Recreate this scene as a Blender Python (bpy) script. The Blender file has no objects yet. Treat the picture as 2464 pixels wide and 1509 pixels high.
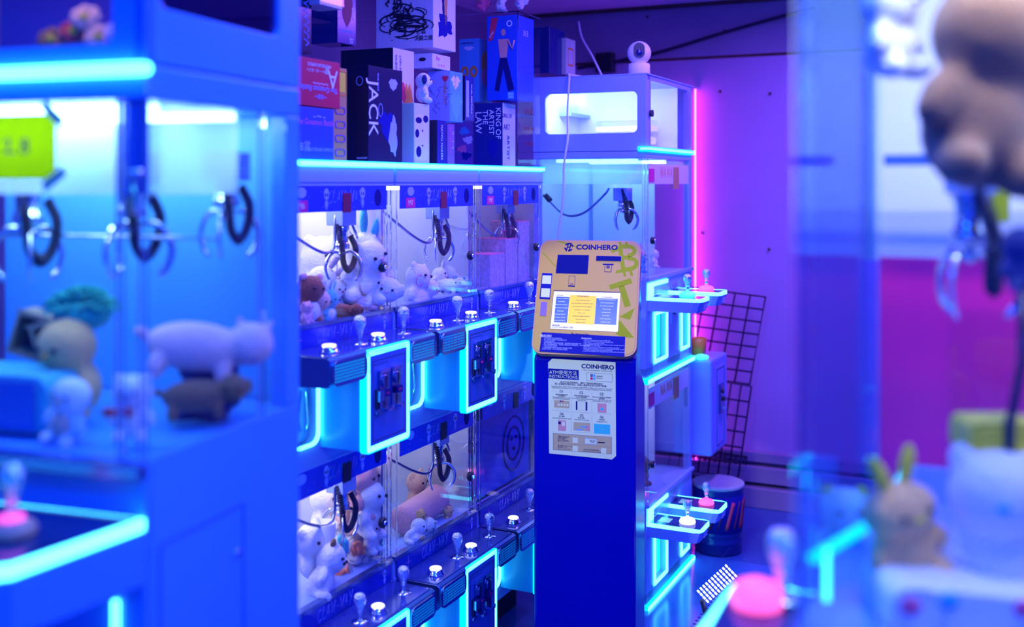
import bpy, bmesh, math, random
from mathutils import Vector, Matrix
random.seed(7)
C = bpy.context.scene
COL = bpy.context.collection
PI = math.pi

# ------------------------------------------------------------------ camera, world, light
F = 2600.0; CX = 1232.0; HY = 440.0; EYE = 1.65      # focal length in pixels of a 2464x1509 frame, level lens with a vertical shift
cam_d = bpy.data.cameras.new('camera'); cam = bpy.data.objects.new('camera', cam_d); COL.objects.link(cam)
cam.location = (0, 0, EYE); cam.rotation_euler = (PI/2, 0, 0)
cam_d.sensor_width = 36; cam_d.lens = F/2464*36
cam_d.shift_y = -(754.5-HY)/2464
cam_d.clip_start = .05; cam_d.clip_end = 50
cam_d.dof.use_dof = True; cam_d.dof.focus_distance = 3.7; cam_d.dof.aperture_fstop = 1.65
C.camera = cam
C.view_settings.view_transform = 'Standard'; C.view_settings.look = 'None'
C.view_settings.exposure = 0.0; C.view_settings.gamma = 1.0; C.view_settings.use_curve_mapping = False
w = bpy.data.worlds.new('world'); C.world = w; w.use_nodes = True
bg = w.node_tree.nodes['Background']; bg.inputs[0].default_value = (.012, .065, 1.0, 1); bg.inputs[1].default_value = 1.05

TH = math.atan(.476)                                  # the aisle runs 25 degrees to the right of the view
def RV(v, u, z=0, th=TH):                             # aisle frame: v across (towards the aisle), u along, z up
    return Vector((v*math.cos(th)+u*math.sin(th), -v*math.sin(th)+u*math.cos(th), z))
def area(name, v, u, z, sx, sy, col, power, target=None, rot=None):
    d = bpy.data.lights.new(name, 'AREA'); d.shape = 'RECTANGLE'; d.size = sx; d.size_y = sy; d.color = col; d.energy = power
    o = bpy.data.objects.new(name, d); COL.objects.link(o); o.location = RV(v, u, z)
    if target is not None:
        o.rotation_euler = (Vector(target)-o.location).to_track_quat('-Z', 'Y').to_euler()
    else: o.rotation_euler = (0, 0, -TH)
    return o
area('ceiling_lamp_blue', -.75, 2.2, 2.5, .12, 2.0, (.02, .10, 1), 40)
area('ceiling_lamp_violet', -.6, 4.4, 2.5, .12, 1.2, (.30, .10, 1), 42)
area('ceiling_lamp_entrance', -.5, .3, 2.4, 1.0, .3, (.0, .12, 1), 24)
area('box_fill_violet', -1.1, 3.1, 2.5, .12, 1.2, (.28, .14, 1), 26)  # unseen violet fill, added above the prize boxes to brighten them
sd = bpy.data.lights.new('kiosk_spot', 'SPOT'); sd.energy = 95; sd.spot_size = math.radians(20); sd.spot_blend = .35; sd.color = (1, .93, .62); sd.shadow_soft_size = .04  # unseen warm spot, added and narrowed to light the kiosk alone
so = bpy.data.objects.new('kiosk_spot', sd); COL.objects.link(so); so.location = (-.35, 1.6, 2.5)
so.rotation_euler = (Vector((.24, 3.45, 1.1))-so.location).to_track_quat('-Z', 'Y').to_euler()

# ------------------------------------------------------------------ pixel helpers (photo pixel + a known plane -> place)
def on_v(x, y, v, th=TH):
    r = (x-CX)/F; c, s = math.cos(th), math.sin(th)
    u = v*(-s*r-c)/(s-c*r); Y = -v*s+u*c
    return u, EYE-(y-HY)*Y/F
def on_u(x, y, u, th=TH):
    r = (x-CX)/F; c, s = math.cos(th), math.sin(th)
    v = u*(c*r-s)/(c+s*r); Y = -v*s+u*c
    return v, EYE-(y-HY)*Y/F
def at(x, y, Y): return Vector(((x-CX)/F*Y, Y, EYE-(y-HY)*Y/F))

# ------------------------------------------------------------------ materials
MAT = {}
def mat(name, col=(.8,.8,.8), rough=.5, metal=0, em=None, es=0, bump=0, bscale=60, var=0, vscale=8, trans=0, spec=.5, sheen=0):
    m = bpy.data.materials.new(name); m.use_nodes = True; nt = m.node_tree; p = nt.nodes['Principled BSDF']
    p.inputs['Base Color'].default_value = (*col, 1); p.inputs['Roughness'].default_value = rough; p.inputs['Metallic'].default_value = metal
    p.inputs['Specular IOR Level'].default_value = spec
    if em: p.inputs['Emission Color'].default_value = (*em, 1); p.inputs['Emission Strength'].default_value = es
    if trans: p.inputs['Transmission Weight'].default_value = trans; p.inputs['IOR'].default_value = 1.45
    if sheen: p.inputs['Sheen Weight'].default_value = sheen
    if bump or var:
        tc = nt.nodes.new('ShaderNodeTexCoord'); n = nt.nodes.new('ShaderNodeTexNoise'); nt.links.new(tc.outputs['Object'], n.inputs['Vector'])
        n.inputs['Detail'].default_value = 4
        if bump:
            n.inputs['Scale'].default_value = bscale
            b = nt.nodes.new('ShaderNodeBump'); b.inputs['Strength'].default_value = bump; b.inputs['Distance'].default_value = .01
            nt.links.new(n.outputs['Fac'], b.inputs['Height']); nt.links.new(b.outputs['Normal'], p.inputs['Normal'])
        if var:
            n2 = nt.nodes.new('ShaderNodeTexNoise'); n2.inputs['Scale'].default_value = vscale; n2.inputs['Detail'].default_value = 5
            nt.links.new(tc.outputs['Object'], n2.inputs['Vector'])
            mx = nt.nodes.new('ShaderNodeMix'); mx.data_type = 'RGBA'
            mx.inputs[6].default_value = (*[c*(1-var) for c in col], 1); mx.inputs[7].default_value = (*[min(1, c*(1+var)) for c in col], 1)
            nt.links.new(n2.outputs['Fac'], mx.inputs[0]); nt.links.new(mx.outputs[2], p.inputs['Base Color'])
    MAT[name] = m; return m
def paper(name, col):
    m = bpy.data.materials.new(name); m.use_nodes = True; nt = m.node_tree; nt.nodes.remove(nt.nodes['Principled BSDF']); out = nt.nodes['Material Output']
    a = nt.nodes.new('ShaderNodeBsdfDiffuse'); b_ = nt.nodes.new('ShaderNodeBsdfTranslucent'); a.inputs[0].default_value = (*col, 1); b_.inputs[0].default_value = (*col, 1)
    tc = nt.nodes.new('ShaderNodeTexNoise'); tc.inputs['Scale'].default_value = 30; bu = nt.nodes.new('ShaderNodeBump'); bu.inputs['Strength'].default_value = .1; nt.links.new(tc.outputs['Fac'], bu.inputs['Height']); nt.links.new(bu.outputs['Normal'], a.inputs['Normal'])
    mx = nt.nodes.new('ShaderNodeMixShader'); mx.inputs[0].default_value = .7; nt.links.new(a.outputs[0], mx.inputs[1]); nt.links.new(b_.outputs[0], mx.inputs[2]); nt.links.new(mx.outputs[0], out.inputs[0]); MAT[name] = m
def pane(name, tint=(1,1,1), ior=1.35, rough=.0, haze=0):
    m = bpy.data.materials.new(name); m.use_nodes = True; nt = m.node_tree; nt.nodes.remove(nt.nodes['Principled BSDF'])
    out = nt.nodes['Material Output']; t = nt.nodes.new('ShaderNodeBsdfTransparent'); t.inputs[0].default_value = (*tint, 1)
    g = nt.nodes.new('ShaderNodeBsdfGlossy'); g.inputs['Roughness'].default_value = rough
    lw = nt.nodes.new('ShaderNodeLayerWeight'); lw.inputs[0].default_value = .5
    pw = nt.nodes.new('ShaderNodeMath'); pw.operation = 'POWER'; pw.inputs[1].default_value = 4.5; nt.links.new(lw.outputs['Facing'], pw.inputs[0])
    f = nt.nodes.new('ShaderNodeMath'); f.operation = 'MULTIPLY_ADD'; f.inputs[1].default_value = .6*(ior-1)/.35; f.inputs[2].default_value = .02*(ior-1)/.35; nt.links.new(pw.outputs[0], f.inputs[0])
    mx = nt.nodes.new('ShaderNodeMixShader'); nt.links.new(f.outputs[0], mx.inputs[0]); nt.links.new(t.outputs[0], mx.inputs[1]); nt.links.new(g.outputs[0], mx.inputs[2])
    last = mx
    if haze:
        d = nt.nodes.new('ShaderNodeBsdfTranslucent'); d.inputs[0].default_value = (.9, .95, 1, 1)
        m2 = nt.nodes.new('ShaderNodeMixShader'); m2.inputs[0].default_value = haze
        nt.links.new(mx.outputs[0], m2.inputs[1]); nt.links.new(d.outputs[0], m2.inputs[2]); last = m2
    nt.links.new(last.outputs[0], out.inputs[0]); MAT[name] = m; return m
mat('bluelit_body', (.08,.34,.9), .3, var=.04, vscale=5)  # left machine's white paint, with stronger blue light mixed into the colour
mat('bluelit_panel', (.30,.42,.88), .32, var=.04, vscale=5)  # white cabinet paint with the blue room light mixed into the colour
mat('white_wall', (.85,.85,.9), .5)
mat('clean_white', (.8,.82,.9), .4)
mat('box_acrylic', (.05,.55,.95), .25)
mat('tank_blue', (.10,.42,.85), .4)
mat('mirror_panel', (.8,.8,.88), .06, metal=.55)
mat('blue_steel', (.16,.24,.55), .22, metal=.85, var=.15, vscale=12)
mat('console_top', (.10,.16,.5), .12, metal=.6, var=.35, vscale=14)
mat('door_blue', (.06,.16,.55), .3, metal=.2)
mat('chrome', (.85,.87,.92), .1, metal=1)
mat('dark_chrome', (.25,.3,.5), .2, metal=1)
mat('black_plastic', (.015,.015,.03), .35)
mat('black_rubber', (.01,.01,.05), .5)
mat('gap_shade', (.01,.01,.03), .8)  # shade of the gap under the row, painted near-black on the plinth
mat('led_cyan', (0,.5,.6), .4, em=(.0,.72,1), es=2.0)
mat('led_white', (.1,.8,.8), .4, em=(.10,.85,1), es=4.6)
mat('led_soft', (0,.5,.6), .4, em=(0,.62,1), es=1.3)
mat('led_glow', (0,.5,.6), .4, em=(0,.75,1), es=1.5)
mat('led_magenta', (.5,0,.5), .4, em=(.80,.03,.95), es=34)
mat('lamp_white', (1,1,1), .4, em=(.85,.82,1), es=15)
mat('lamp_soft', (1,1,1), .4, em=(.75,.8,1), es=7)
mat('lamp_dim', (1,1,1), .4, em=(.6,.5,1), es=2.5)
mat('lamp_cyan', (1,1,1), .4, em=(.28,.75,1), es=9)
mat('lamp_teal', (1,1,1), .4, em=(.5,.85,1), es=20)
mat('lamp_right', (1,1,1), .4, em=(.9,1,.92), es=48)
mat('button_white', (1,1,1), .3, em=(.85,.8,1), es=1.2)
mat('button_pink', (1,.2,.5), .3, em=(1,.09,.34), es=1.5)
mat('button_cyan', (.2,1,.9), .3, em=(.05,.9,.8), es=1.1)
mat('lcd_green', (.3,.5,.3), .3, em=(.2,.6,.35), es=.45)
mat('crystal', (.8,.9,1), .03, metal=.85, trans=.8, bump=.7, bscale=140)
mat('acrylic', (.95,.97,1), .02, trans=1)
pane('glass'); pane('blue_film', (.62,.84,1), 1.4); pane('glass_side', (.97,.98,1), 1.4); pane('frost', (.85,.92,1), 1.3, .15, .42); pane('case', (.95,.95,1), 1.3); pane('bag', (.95,.95,1), 1.5, .12, .05)
mat('banner_blue', (.02,.06,.62), .25, var=.35, vscale=9)
mat('banner_deep', (.01,.03,.42), .2, var=.4, vscale=9)
mat('ink_white', (.8,.85,1), .5)
mat('ink_pale', (.35,.45,1), .4)
mat('ink_black', (.01,.01,.04), .5)
mat('ink_navy', (.008,.01,.14), .6, spec=.1)
mat('label_pink', (.75,.03,.25), .4)
mat('card_maroon', (.22,.01,.05), .5)
mat('star_pink', (.9,.3,.6), .5)
mat('gold', (.60,.37,.045), .45, metal=.0, var=.05, vscale=3)
mat('gold_edge', (.62,.30,.12), .4)
mat('lime', (.36,.43,.01), .6, spec=.1)
mat('kiosk_navy', (.001,.002,.34), .28, spec=.25, bump=.05, bscale=300)
mat('kiosk_label', (.006,.012,.24), .6, spec=.1)
mat('screen_off', (.006,.01,.14), .12)
mat('screen_paper', (.9,.9,.85), .3, em=(.85,.85,.8), es=.35)
mat('screen_yellow', (.9,.6,.02), .3, em=(1,.62,.03), es=.4)
mat('screen_blue', (.01,.1,.5), .3, em=(.01,.12,.6), es=.3)
mat('poster_paper', (.80,.92,.50), .7, spec=.1)
mat('poster_tan', (.6,.5,.22), .7)
mat('poster_teal', (.05,.6,.55), .5)
mat('skin_print', (.75,.35,.3), .5)
mat('red_print', (.7,.03,.1), .5)
mat('sky_print', (.1,.5,.9), .5)

# ------------------------------------------------------------------ mesh builder
def rrect(a0, a1, b0, b1, r, n=5):
    r = max(min(r, (a1-a0)/2-1e-5, (b1-b0)/2-1e-5), 1e-5); out = []
    for (ca, cb, s) in ((a1-r, b1-r, 0), (a0+r, b1-r, 1), (a0+r, b0+r, 2), (a1-r, b0+r, 3)):
        for k in range(n+1):
            t = (s+k/n)*PI/2; out.append((ca+r*math.cos(t), cb+r*math.sin(t)))
    return out
def ax3(axis, c, a, b):
    return {'x': (c, a, b), 'y': (a, c, b), 'z': (a, b, c)}[axis]
class MB:
    def __init__(s): s.bm = bmesh.new(); s.mats = []
    def mi(s, m):
        if m not in s.mats: s.mats.append(m)
        return s.mats.index(m)
    def face(s, pts, m):
        f = s.bm.faces.new([s.bm.verts.new(p) for p in pts]); f.material_index = s.mi(m); return f
    def box(s, x0, x1, y0, y1, z0, z1, m, M=None):
        v = [Vector((x, y, z)) for x in (x0, x1) for y in (y0, y1) for z in (z0, z1)]
        if M is not None: v = [M @ p for p in v]
        v = [s.bm.verts.new(p) for p in v]; k = s.mi(m)
        for q in ((0,1,3,2), (4,6,7,5), (0,4,5,1), (2,3,7,6), (0,2,6,4), (1,5,7,3)):
            s.bm.faces.new([v[i] for i in q]).material_index = k
    def prism(s, poly, c0, c1, axis, m, M=None):
        A = [Vector(ax3(axis, c0, a, b)) for a, b in poly]; B = [Vector(ax3(axis, c1, a, b)) for a, b in poly]
        if M is not None: A = [M @ p for p in A]; B = [M @ p for p in B]
        A = [s.bm.verts.new(p) for p in A]; B = [s.bm.verts.new(p) for p in B]; k = s.mi(m); n = len(A)
        s.bm.faces.new(A[::-1]).material_index = k; s.bm.faces.new(B).material_index = k
        for i in range(n):
            j = (i+1) % n; s.bm.faces.new((A[i], A[j], B[j], B[i])).material_index = k
    def ring(s, outer, inner, c0, c1, axis, m, M=None):
        L = []
        for poly, c in ((outer, c0), (outer, c1), (inner, c1), (inner, c0)):
            P = [Vector(ax3(axis, c, a, b)) for a, b in poly]
            if M is not None: P = [M @ p for p in P]
            L.append([s.bm.verts.new(p) for p in P])
        k = s.mi(m); n = len(outer)
        for q in range(4):
            A, B = L[q], L[(q+1) % 4]
            for i in range(n):
                j = (i+1) % n; s.bm.faces.new((A[i], A[j], B[j], B[i])).material_index = k
    def tube(s, pts, r, m, n=8, closed=False, flat=1):
        pts = [Vector(p) for p in pts]; N = len(pts); rings = []; k = s.mi(m); nrm = None
        for i, p in enumerate(pts):
            if closed: t = pts[(i+1) % N]-pts[i-1]
            else: t = pts[min(i+1, N-1)]-pts[max(i-1, 0)]
            t.normalize()
            if nrm is None:
                nrm = Vector((0,0,1)) if abs(t.z) < .9 else Vector((1,0,0))
            nrm = nrm-t*nrm.dot(t)
            if nrm.length < 1e-5: nrm = t.orthogonal()
            nrm.normalize(); b = t.cross(nrm)
            rr = r[i] if isinstance(r, (list, tuple)) else r
            rings.append([s.bm.verts.new(p+nrm*rr*math.cos(q*2*PI/n)+b*rr*flat*math.sin(q*2*PI/n)) for q in range(n)])
        for i in range(N if closed else N-1):
            A, B = rings[i], rings[(i+1) % N]
            for q in range(n):
                f = s.bm.faces.new((A[q], A[(q+1) % n], B[(q+1) % n], B[q])); f.material_index = k; f.smooth = True
        if not closed:
            s.bm.faces.new(rings[0][::-1]).material_index = k; s.bm.faces.new(rings[-1]).material_index = k
    def lathe(s, prof, m, c=(0,0,0), axis=(0,0,1), n=20):
        c = Vector(c); q = Vector((0,0,1)).rotation_difference(Vector(axis)); k = s.mi(m); R = []
        for r, z in prof:
            R.append([s.bm.verts.new(c+q @ Vector((max(r,1e-5)*math.cos(i*2*PI/n), max(r,1e-5)*math.sin(i*2*PI/n), z))) for i in range(n)])
        for A, B in zip(R[:-1], R[1:]):
            for i in range(n):
                f = s.bm.faces.new((A[i], A[(i+1) % n], B[(i+1) % n], B[i])); f.material_index = k; f.smooth = True
        s.bm.faces.new(R[0][::-1]).material_index = k; s.bm.faces.new(R[-1]).material_index = k
    def ball(s, c, r, m, rot=None, seg=16):
        if isinstance(r, (int, float)): r = (r, r, r)
        M = Matrix.Translation(c) @ (rot.to_matrix().to_4x4() if rot else Matrix()) @ Matrix.Diagonal((*r, 1))
        k = s.mi(m); res = bmesh.ops.create_uvsphere(s.bm, u_segments=seg, v_segments=max(6, seg//2+2), radius=1, matrix=M)
        fs = set()
        for v in res['verts']:
            for f in v.link_faces: fs.add(f)
        for f in fs: f.material_index = k; f.smooth = True
    def text(s, txt, size, o, xd, yd, m, ext=.0006, align='CENTER', sx=1, shear=0, bold=0):
        cu = bpy.data.curves.new('t', 'FONT'); cu.body = txt; cu.size = size; cu.extrude = ext/2; cu.align_x = align; cu.align_y = 'CENTER'; cu.resolution_u = 3; cu.shear = shear; cu.offset = bold
        ob = bpy.data.objects.new('t', cu); me = bpy.data.meshes.new_from_object(ob)
        xd = Vector(xd).normalized(); yd = Vector(yd).normalized(); n = xd.cross(yd); o = Vector(o)
        k = s.mi(m); n0 = len(s.bm.faces); s.bm.from_mesh(me) if False else None
        vs = [s.bm.verts.new(o+xd*v.co.x*sx+yd*v.co.y+n*v.co.z) for v in me.vertices]
        for p in me.polygons:
            try: s.bm.faces.new([vs[i] for i in p.vertices]).material_index = k
            except ValueError: pass
        bpy.data.meshes.remove(me); bpy.data.objects.remove(ob); bpy.data.curves.remove(cu)
    def build(s, name, parent=None, bevel=0, seg=2, smooth=False, loc=None):
        bmesh.ops.recalc_face_normals(s.bm, faces=s.bm.faces)
        me = bpy.data.meshes.new(name); s.bm.to_mesh(me); s.bm.free()
        for m in s.mats: me.materials.append(MAT[m])
        o = bpy.data.objects.new(name, me); COL.objects.link(o)
        if parent: o.parent = parent
        if loc is not None: o.location = loc
        if smooth:
            for p in me.polygons: p.use_smooth = True
        if bevel:
            b = o.modifiers.new('bevel', 'BEVEL'); b.width = bevel; b.segments = seg; b.limit_method = 'ANGLE'; b.angle_limit = math.radians(40)
        return o
def tag(o, label, cat, group=None):
    o['label'] = label; o['category'] = cat
    if group: o['group'] = group
    return o
def thing(name, label, cat, loc=(0,0,0), rz=0, group=None):
    o = bpy.data.objects.new(name, None); COL.objects.link(o); o.location = loc; o.rotation_euler = (0, 0, rz); o.empty_display_size = .05
    return tag(o, label, cat, group)
def structure(o): o['kind'] = 'structure'; return o
def spl(pts, n=8):                                     # smooth curve through points
    P = [Vector(p) for p in pts]; P = [P[0]*2-P[1]]+P+[P[-1]*2-P[-2]]; out = []
    for i in range(1, len(P)-2):
        for k in range(n):
            t = k/n; a, b, c, d = P[i-1:i+3]
            out.append(.5*((2*b)+(c-a)*t+(2*a-5*b+4*c-d)*t*t+(3*b-a-3*c+d)*t**3))
    out.append(P[-2]); return out

exec_order = []
# ------------------------------------------------------------------ the room
mat('floor_tile', (.04,.12,.4), .2, var=.4, vscale=3, bump=.1, bscale=20)
mat('wall_paint', (.50,.36,.62), .6, var=.1, vscale=4)
mat('wall_upper', (.32,.26,.42), .6, var=.25, vscale=3)
mat('ceiling_paint', (.85,.75,.95), .6, var=.15, vscale=2)
mat('rust', (.12,.05,.05), .8)
WU = 5.58; CZ = 2.6; WL = -2.75
def wall(name, v0, v1, u0, u1, z0, z1, m):
    b = MB(); R = Matrix.Rotation(-TH, 4, 'Z'); b.box(v0, v1, u0, u1, z0, z1, m, R); return structure(b.build(name))
wall('floor', WL-.1, 2.2, -.6, WU+.1, -.1, 0, 'floor_tile')
wall('ceiling', WL-.1, 2.2, 1.2, WU+.1, CZ, CZ+.1, 'ceiling_paint')
wall('wall_left', WL-.1, WL, -.6, WU+.1, 0, CZ, 'wall_upper')
uz = on_u(1780, 138, WU)[1]
wall('wall_back', WL, 2.2, WU, WU+.1, 0, uz, 'wall_paint')
wall('wall_back_upper', WL, 2.2, WU-.012, WU+.1, uz+.014, CZ, 'wall_upper')
wall('trim_1', WL, 2.2, WU-.004, WU+.1, uz, uz+.014, 'rust')
wall('trim_2', WL, 2.2, WU-.03, WU-.012, CZ-.02, CZ, 'rust')
b = MB(); R = Matrix.Rotation(-TH, 4, 'Z')
for z0, z1, d in ((0,.10,.10), (.12,.20,.07), (.22,.27,.05)): b.box(WL, 2.2, WU-d, WU, z0, z1, 'wall_upper', R)
structure(b.build('baseboard_back', bevel=.004))
for k, u in enumerate((3.2, 4.4)):
    b = MB(); b.box(WL, 2.2, u, u+.06, CZ-.012, CZ, 'wall_upper', R); b.box(WL, 2.2, u+.06, u+.065, CZ-.014, CZ, 'rust', R); structure(b.build('trim_%d' % (3+k)))

# ------------------------------------------------------------------ claw and joystick pieces
def claw(parent, x, y, ztop, drop, s=1.0, yaw=0, col='chrome', cord='black_rubber'):
    """carriage bracket at ztop, claw hanging 'drop' below"""
    b = MB(); b.box(x-.025*s, x+.025*s, y-.03*s, y+.03*s, ztop-.045*s, ztop, 'bluelit_panel'); b.lathe([(.006,0),(.006,drop)], 'dark_chrome', (x, y, ztop-.045*s-drop), n=10)
    root = b.build('claw_carriage', parent, bevel=.002)
    zc = ztop-.045*s-drop
    b = MB()
    b.lathe([(.012*s,-.012*s),(.020*s,-.010*s),(.021*s,0),(.017*s,.004*s),(.017*s,.03*s),(.02*s,.033*s),(.02*s,.05*s),(.012*s,.056*s)], col, (x, y, zc), n=16)
    b.lathe([(.006*s,-.022*s),(.006*s,0)], col, (x, y, zc-.01*s), n=8)
    b.lathe([(.012*s,-.006*s),(.012*s,.006*s)], col, (x, y, zc-.024*s), n=12)
    o = b.build('claw', parent)
    for k in range(3):
        a = yaw+k*2*PI/3; d = Vector((math.cos(a), math.sin(a), 0)); base = Vector((x, y, zc-.022*s))
        pts = spl([base, base+d*.026*s+Vector((0,0,.004*s)), base+d*.044*s-Vector((0,0,.010*s)), base+d*.052*s-Vector((0,0,.032*s)), base+d*.046*s-Vector((0,0,.055*s)), base+d*.034*s-Vector((0,0,.068*s))], 5)
        b = MB(); b.tube(pts, [.0035*s]*5+[.005*s]*(len(pts)-7)+[.004*s, .003*s], col, 6, flat=.6); b.build('prong', o)
    b = MB(); cp = Vector((x+.008*s, y, zc)); path = spl([cp+Vector((0,-.026*s,.05*s)), cp+Vector((.014*s,-.03*s,0)), cp+Vector((.014*s,-.022*s,-.045*s)), cp+Vector((.014*s,.0,-.062*s)), cp+Vector((.014*s,.022*s,-.045*s)), cp+Vector((.014*s,.03*s,-.01*s)), cp+Vector((0,.028*s,.02*s))], 20)
    co = []
    for i, p in enumerate(path):
        t = (path[min(i+1, len(path)-1)]-path[max(i-1, 0)]).normalized(); n1 = Vector((1,0,0)); n1 = (n1-t*n1.dot(t)).normalized(); n2 = t.cross(n1)
        for q in range(2):
            a = (i*2+q)*.5*PI/1.0; co.append(p+(t*0)+(n1*math.cos(a)+n2*math.sin(a))*.0075*s)
    b.tube(co, .0021*s, cord, 5); b.build('coil_cord', o)
    return root
def joystick(parent, x, y, z, s=1.0, clear=True):
    b = MB()
    b.lathe([(.022*s,0),(.022*s,.0015*s),(.004*s,.003*s)], 'chrome', (x, y, z), n=20)
    b.lathe([(.0075*s,.002*s),(.0065*s,.02*s),(.0075*s,.03*s)], 'chrome', (x, y, z), n=12)
    o = b.build('joystick', parent)
    b = MB(); b.lathe([(.008*s,.024*s),(.0095*s,.036*s),(.015*s,.048*s),(.0175*s,.058*s),(.0165*s,.068*s),(.011*s,.0755*s),(.003*s,.078*s)], 'crystal', (x, y, z), n=20); b.build('joystick_knob', o)
    return o
def button(parent, x, y, z, s=1.0, m='button_white'):
    b = MB(); b.lathe([(.026*s,0),(.0265*s,.003*s),(.023*s,.005*s),(.021*s,.013*s),(.0185*s,.016*s)], 'chrome', (x, y, z), n=24); o = b.build('push_button', parent)
    b = MB(); b.lathe([(.0185*s,.0),(.0185*s,.004*s),(.016*s,.006*s)], m, (x, y, z+.015*s), n=24); b.build('button_cap', o)
def grille(parent, x, y0, y1, z0, z1, r):
    b = MB(); ny = int((y1-y0-.02)/.0085); nz = 6; 
    x += .002
    b.ring(rrect(y0, y1, z0, z1, r), rrect(y0+.010, y1-.010, z0+.008, z1-.008, .003), x, x+.004, 'x', 'blue_steel')
    cy = (y1-y0-.02)/ny; cz = (z1-z0-.016)/nz
    for j in range(nz):
        for i in range(ny):
            a = y0+.01+i*cy; c = z0+.008+j*cz; n = 8; off = 0
            o = rrect(a, a+cy, c, c+cz, .0001, 1); e = [(a+cy/2+cy*.34*math.cos((q+.5)*2*PI/8), c+cz/2+cz*.40*math.sin((q+.5)*2*PI/8)) for q in range(8)]
            b.ring(o, e, x+.0005, x+.003, 'x', 'blue_steel')
    o = b.build('speaker_grille', parent)
    b = MB(); b.box(x-.0015, x-.0005, y0+.008, y1-.008, z0+.006, z1-.006, 'led_soft'); b.build('glow_panel', o)
GL = {'C': [[(.9,.85),(.6,1),(.2,.8),(.05,.4),(.25,.05),(.7,.05),(.95,.25)]], 'L': [[(.3,1),(.15,.5),(.1,.05),(.5,0),(.9,.1)]], 'A': [[(.0,0),(.25,.5),(.5,1),(.65,.5),(.8,0)],[(.15,.38),(.8,.42)]], 'W': [[(.0,1),(.15,.0),(.5,.65),(.65,.0),(1,1)]], '-': [[(.2,.45),(.8,.5)]], 'Y': [[(.1,1),(.3,.5),(.7,.55)],[(1,1),(.6,.3),(.3,-.15)]]}
def scribble(b, txt, y, z, h, x, m='ink_pale', r=.0007, sp=.62):
    w_ = h*sp; y0 = y-len(txt)*w_/2
    for i, c_ in enumerate(txt):
        for st in GL[c_]: b.tube([(x, y0+i*w_+p*w_*.8+q*h*.12, z-h/2+q*h+(.08*h if i % 2 else 0)) for p, q in st], r, m, 4)
def alien(b, x, y, z, h, big=1.0):
    e = lambda cy, cz, ry, rz, n=16: [(cy+ry*math.cos(q*2*PI/n), cz+rz*math.sin(q*2*PI/n)) for q in range(n)]
    b.prism(e(y, z+.72*h, .2*h*big, .27*h), x, x+.0006, 'x', 'ink_pale')
    b.prism(e(y, z+.26*h, .08*h, .2*h), x, x+.0005, 'x', 'ink_pale')
    for s in (-1, 1):
        b.prism(e(y+s*.085*h, z+.68*h, .05*h, .085*h), x+.0006, x+.001, 'x', 'ink_black')
        b.prism(rrect(y+s*.05*h-.02*h, y+s*.05*h+.02*h, z, z+.16*h, .01*h, 2), x, x+.0005, 'x', 'ink_pale')
        b.prism(rrect(y+s*.11*h-.015*h, y+s*.11*h+.015*h, z+.14*h, z+.4*h, .01*h, 2), x, x+.0005, 'x', 'ink_pale')

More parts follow.
